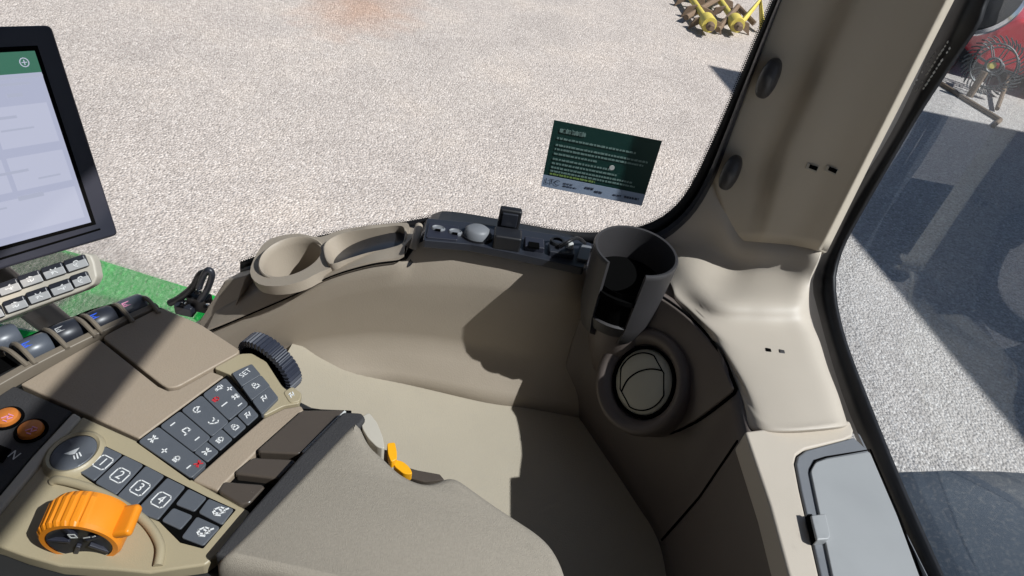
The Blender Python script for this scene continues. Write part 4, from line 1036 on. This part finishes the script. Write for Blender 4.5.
# red machine bodies
def red_machine(px, py, label, sx=1.0, rz=0.):
    b = GP.at(px, py); t = thing('red_machine', label, 'farm machine', b)
    ux = V((math.cos(rz), math.sin(rz), 0)); uy = up.cross(ux)
    ax3 = (ux, uy, up)
    prof = [(-.75, .25), (-.8, .75), (-.55, 1.0), (-.1, 1.08), (.35, .92), (.75, .85), (.85, .45), (.7, .2)]
    m1 = MB(); m1.prism([b + ux * (x * sx) + up * z - uy * .55 for x, z in prof], -uy, -1.1)
    m1.build('hood', M['redpaint'], t, bevel=.08, seg=3)
    MB().box(b + ux * .15 * sx + up * 1.02 - uy * .05, (.5 * sx, .55, .16), ax3).build('top_cover', M['redpaint'], t, bevel=.04)
    MB().box(b + up * .28, (1.9 * sx, .8, .16), ax3).build('chassis', M['steel'], t, bevel=.02)
    for s_ in (-1, 1):
        MB().lathe([(.1, -.09), (.26, -.10), (.30, -.06), (.30, .06), (.26, .10), (.1, .09)], b + ux * (s_ * .55 * sx) - uy * .62 + up * .3, uy, 24).build('wheel', M['tyre'], t)
    MB().box(b - uy * .56 + up * .7 + ux * .2, (.5, .02, .12), ax3).build('decal', M['silver'], t, bevel=.005)
    return t
red_machine(985, 58, 'large red farm machine standing behind the spiked rake wheel', 1.05, -.1)
red_machine(1060, 84, 'red machine at the right edge, cut by the picture border', .9, -.3)

# yellow rollers
def roller(ax, ay, bx_, by_, label, ext=1.0):
    a = GP.at(ax, ay); b_ = GP.at(bx_, by_); t = thing('roller_bar', label, 'roller bar', b_, 'yellow roller bars lying on the gravel')
    dv = (b_ - a).normalized(); sd = up.cross(dv); hz = up * .17
    MB().tube([a + hz, b_ + hz], .05, 10).build('shaft', M['implement'], t)
    MB().lathe([(0, -.30), (.08, -.30), (.115, -.27), (.118, -.06), (.11, -.02), (0, -.02)], b_ + hz, dv, 24).build('end_drum', M['implement'], t)
    MB().lathe([(0, .0), (.065, .0), (.065, .05), (.04, .06), (.04, .14), (0, .14)], b_ + hz, dv, 16).build('drum_hub', M['rust'], t)
    n = int((b_ - a).length / .55)
    for i in range(1, n + 1):
        c = a.lerp(b_, (i - .4) / n) + hz
        MB().prism([c + sd * .03 + up * .05, c + sd * .08 - up * .06, c + sd * .30 - up * .17, c + sd * .24 + up * .0], dv, .05).build('tine', M['rust'], t)
        MB().prism([c - sd * .03 + up * .05, c - sd * .08 - up * .06, c - sd * .24 - up * .17, c - sd * .18 + up * .0], dv, .05).build('tine', M['rust'], t)
roller(640, -66, 706, 37, 'yellow roller bar with end drum, left one of the pair on the gravel')
roller(668, -62, 734, 37, 'yellow roller bar with end drum, right one of the pair by the pillar')
br_ = thing('cross_frame', 'rusty brown cross frame lying between the two yellow roller bars', 'frame', GP.at(715, 20))
MB().tube([GP.at(684, 24) + V((0, 0, .1)), GP.at(712, 12) + V((0, 0, .2)), GP.at(730, 2) + V((0, 0, .15))], .045, 8).build('beam', M['rust'], br_)
MB().tube([GP.at(716, 35) + V((0, 0, .08)), GP.at(732, 22) + V((0, 0, .25)), GP.at(752, 30) + V((0, 0, .1))], .045, 8).build('beam', M['rust'], br_)
MB().box(GP.at(701, 4) + V((0, 0, .35)), (.35, .35, .3)).build('gearbox', M['greenpaint'], br_, bevel=.04)
MB().tube([GP.at(738, 30) + V((0, 0, .1)), GP.at(752, 22) + V((0, 0, .35)), GP.at(760, 34) + V((0, 0, .1))], .05, 8).build('drawbar', M['implement'], br_)

# ================================================================== OUT OF FRAME: what throws the shade
EL = math.radians(50)
SUNV = V((.935 * math.cos(EL), -.355 * math.cos(EL), math.sin(EL))).normalized()
seat = thing('operator_seat', 'black fabric operator seat beside the armrest console', 'seat', R(-.05, -.15, -.76))
MB().prism([R(-.42, .232, -.53), R(.10, .232, -.53), R(.10, -.40, -.53), R(-.42, -.40, -.53)], up, .14).build('cushion', M['seat'], seat, bevel=.03, seg=4)
MB().prism([R(x, -.06, z) for x, z in [(.16, -.55), (.19, -.2), (.24, .1), (.30, .36), (.36, .36), (.33, .0), (.30, -.55)]], (0, 1, 0), .40).build('backrest', M['seat'], seat, bevel=.02, seg=3)
rf = thing('cab_roof', 'beige cab roof panel above the windows', 'roof', R(-.2, .3, .6))
MB().box(R(-.42, -.02, .63), (1.58, 1.66, .06)).build('headliner', M['roofm'], rf, bevel=.01)
dp = thing('shade_bar', 'slim black unseen bar added to shade a band of the console', 'header bar', R(.392, 0, .43))
MB().box(R(.392, -.02, .447), (.034, 1.50, .03)).build('bar', M['post'], dp, bevel=.005)  # added out of view, placed so its shadow bands the console
cd_ = thing('left_light_block', 'solid dark unseen panel added in place of the far side door glass to cut light', 'door', R(-.3, -.85, -.9))
MB().box(R(-.35, -.87, -.28), (1.7, .04, 1.24)).build('left_block', M['post'], cd_, bevel=.01)  # solid where the cab has glass, added to hold back side light
fw = thing('front_light_block', 'solid dark unseen cowl at the front of the cab', 'dashboard', R(-1.15, 0, -.9))
MB().box(R(-1.2, -.05, -.30), (.10, 1.5, 1.5)).build('front_block', M['post'], fw, bevel=.02)  # added full-height panel that keeps front light out of the cab
sh = thing('shadow_caster', 'unseen grey shed standing behind the tractor', 'caster', V((8, -2, 0)))
apex = GP.at(708, 65); hs = 7.0
rc_ = apex + V((SUNV.x, SUNV.y, 0)) * (hs / SUNV.z)
e1 = V((.24, -.97, 0)).normalized(); e2 = V((1, 0, 0))
MB().prism([rc_ + up * hs, rc_ + e2 * 14 + up * hs, rc_ + e2 * 14 + e1 * 9 + up * hs, rc_ + e1 * 9 + up * hs], up, hs).build('caster_block', M['caster'], sh)  # unseen block, skewed so its shadow edges fall as a wedge on the yard

# ================================================================== LIGHT, CAMERA
w = bpy.data.worlds.new('World'); S.world = w; w.use_nodes = True
nt = w.node_tree; sky = nt.nodes.new('ShaderNodeTexSky'); sky.sky_type = 'NISHITA'; sky.sun_disc = False
el = math.asin(SUNV.z); az = math.atan2(SUNV.x, SUNV.y)
sky.sun_elevation = el; sky.sun_rotation = az
nt.links.new(sky.outputs[0], nt.nodes['Background'].inputs[0]); nt.nodes['Background'].inputs[1].default_value = .05
sl = bpy.data.lights.new('sun', 'SUN'); sl.energy = 4.6; sl.angle = math.radians(.5); sl.color = (1, .965, .92)
so = bpy.data.objects.new('sun', sl); C.objects.link(so); so.location = (0, 0, 20); so.rotation_euler = SUNV.to_track_quat('Z', 'Y').to_euler()
cd = bpy.data.cameras.new('camera'); co = bpy.data.objects.new('camera', cd); C.objects.link(co)
cd.sensor_width = 36; cd.lens = FPX * 36 / 1024; cd.clip_start = .01; cd.clip_end = 500
co.matrix_world = Matrix.Translation(CAM) @ Matrix((CX, CY, -FWD)).transposed().to_4x4()
S.camera = co
S.view_settings.view_transform = 'Standard'; S.view_settings.look = 'None'; S.view_settings.exposure = .5; S.view_settings.gamma = 1
S.cycles.max_bounces = 8; S.cycles.transparent_max_bounces = 12
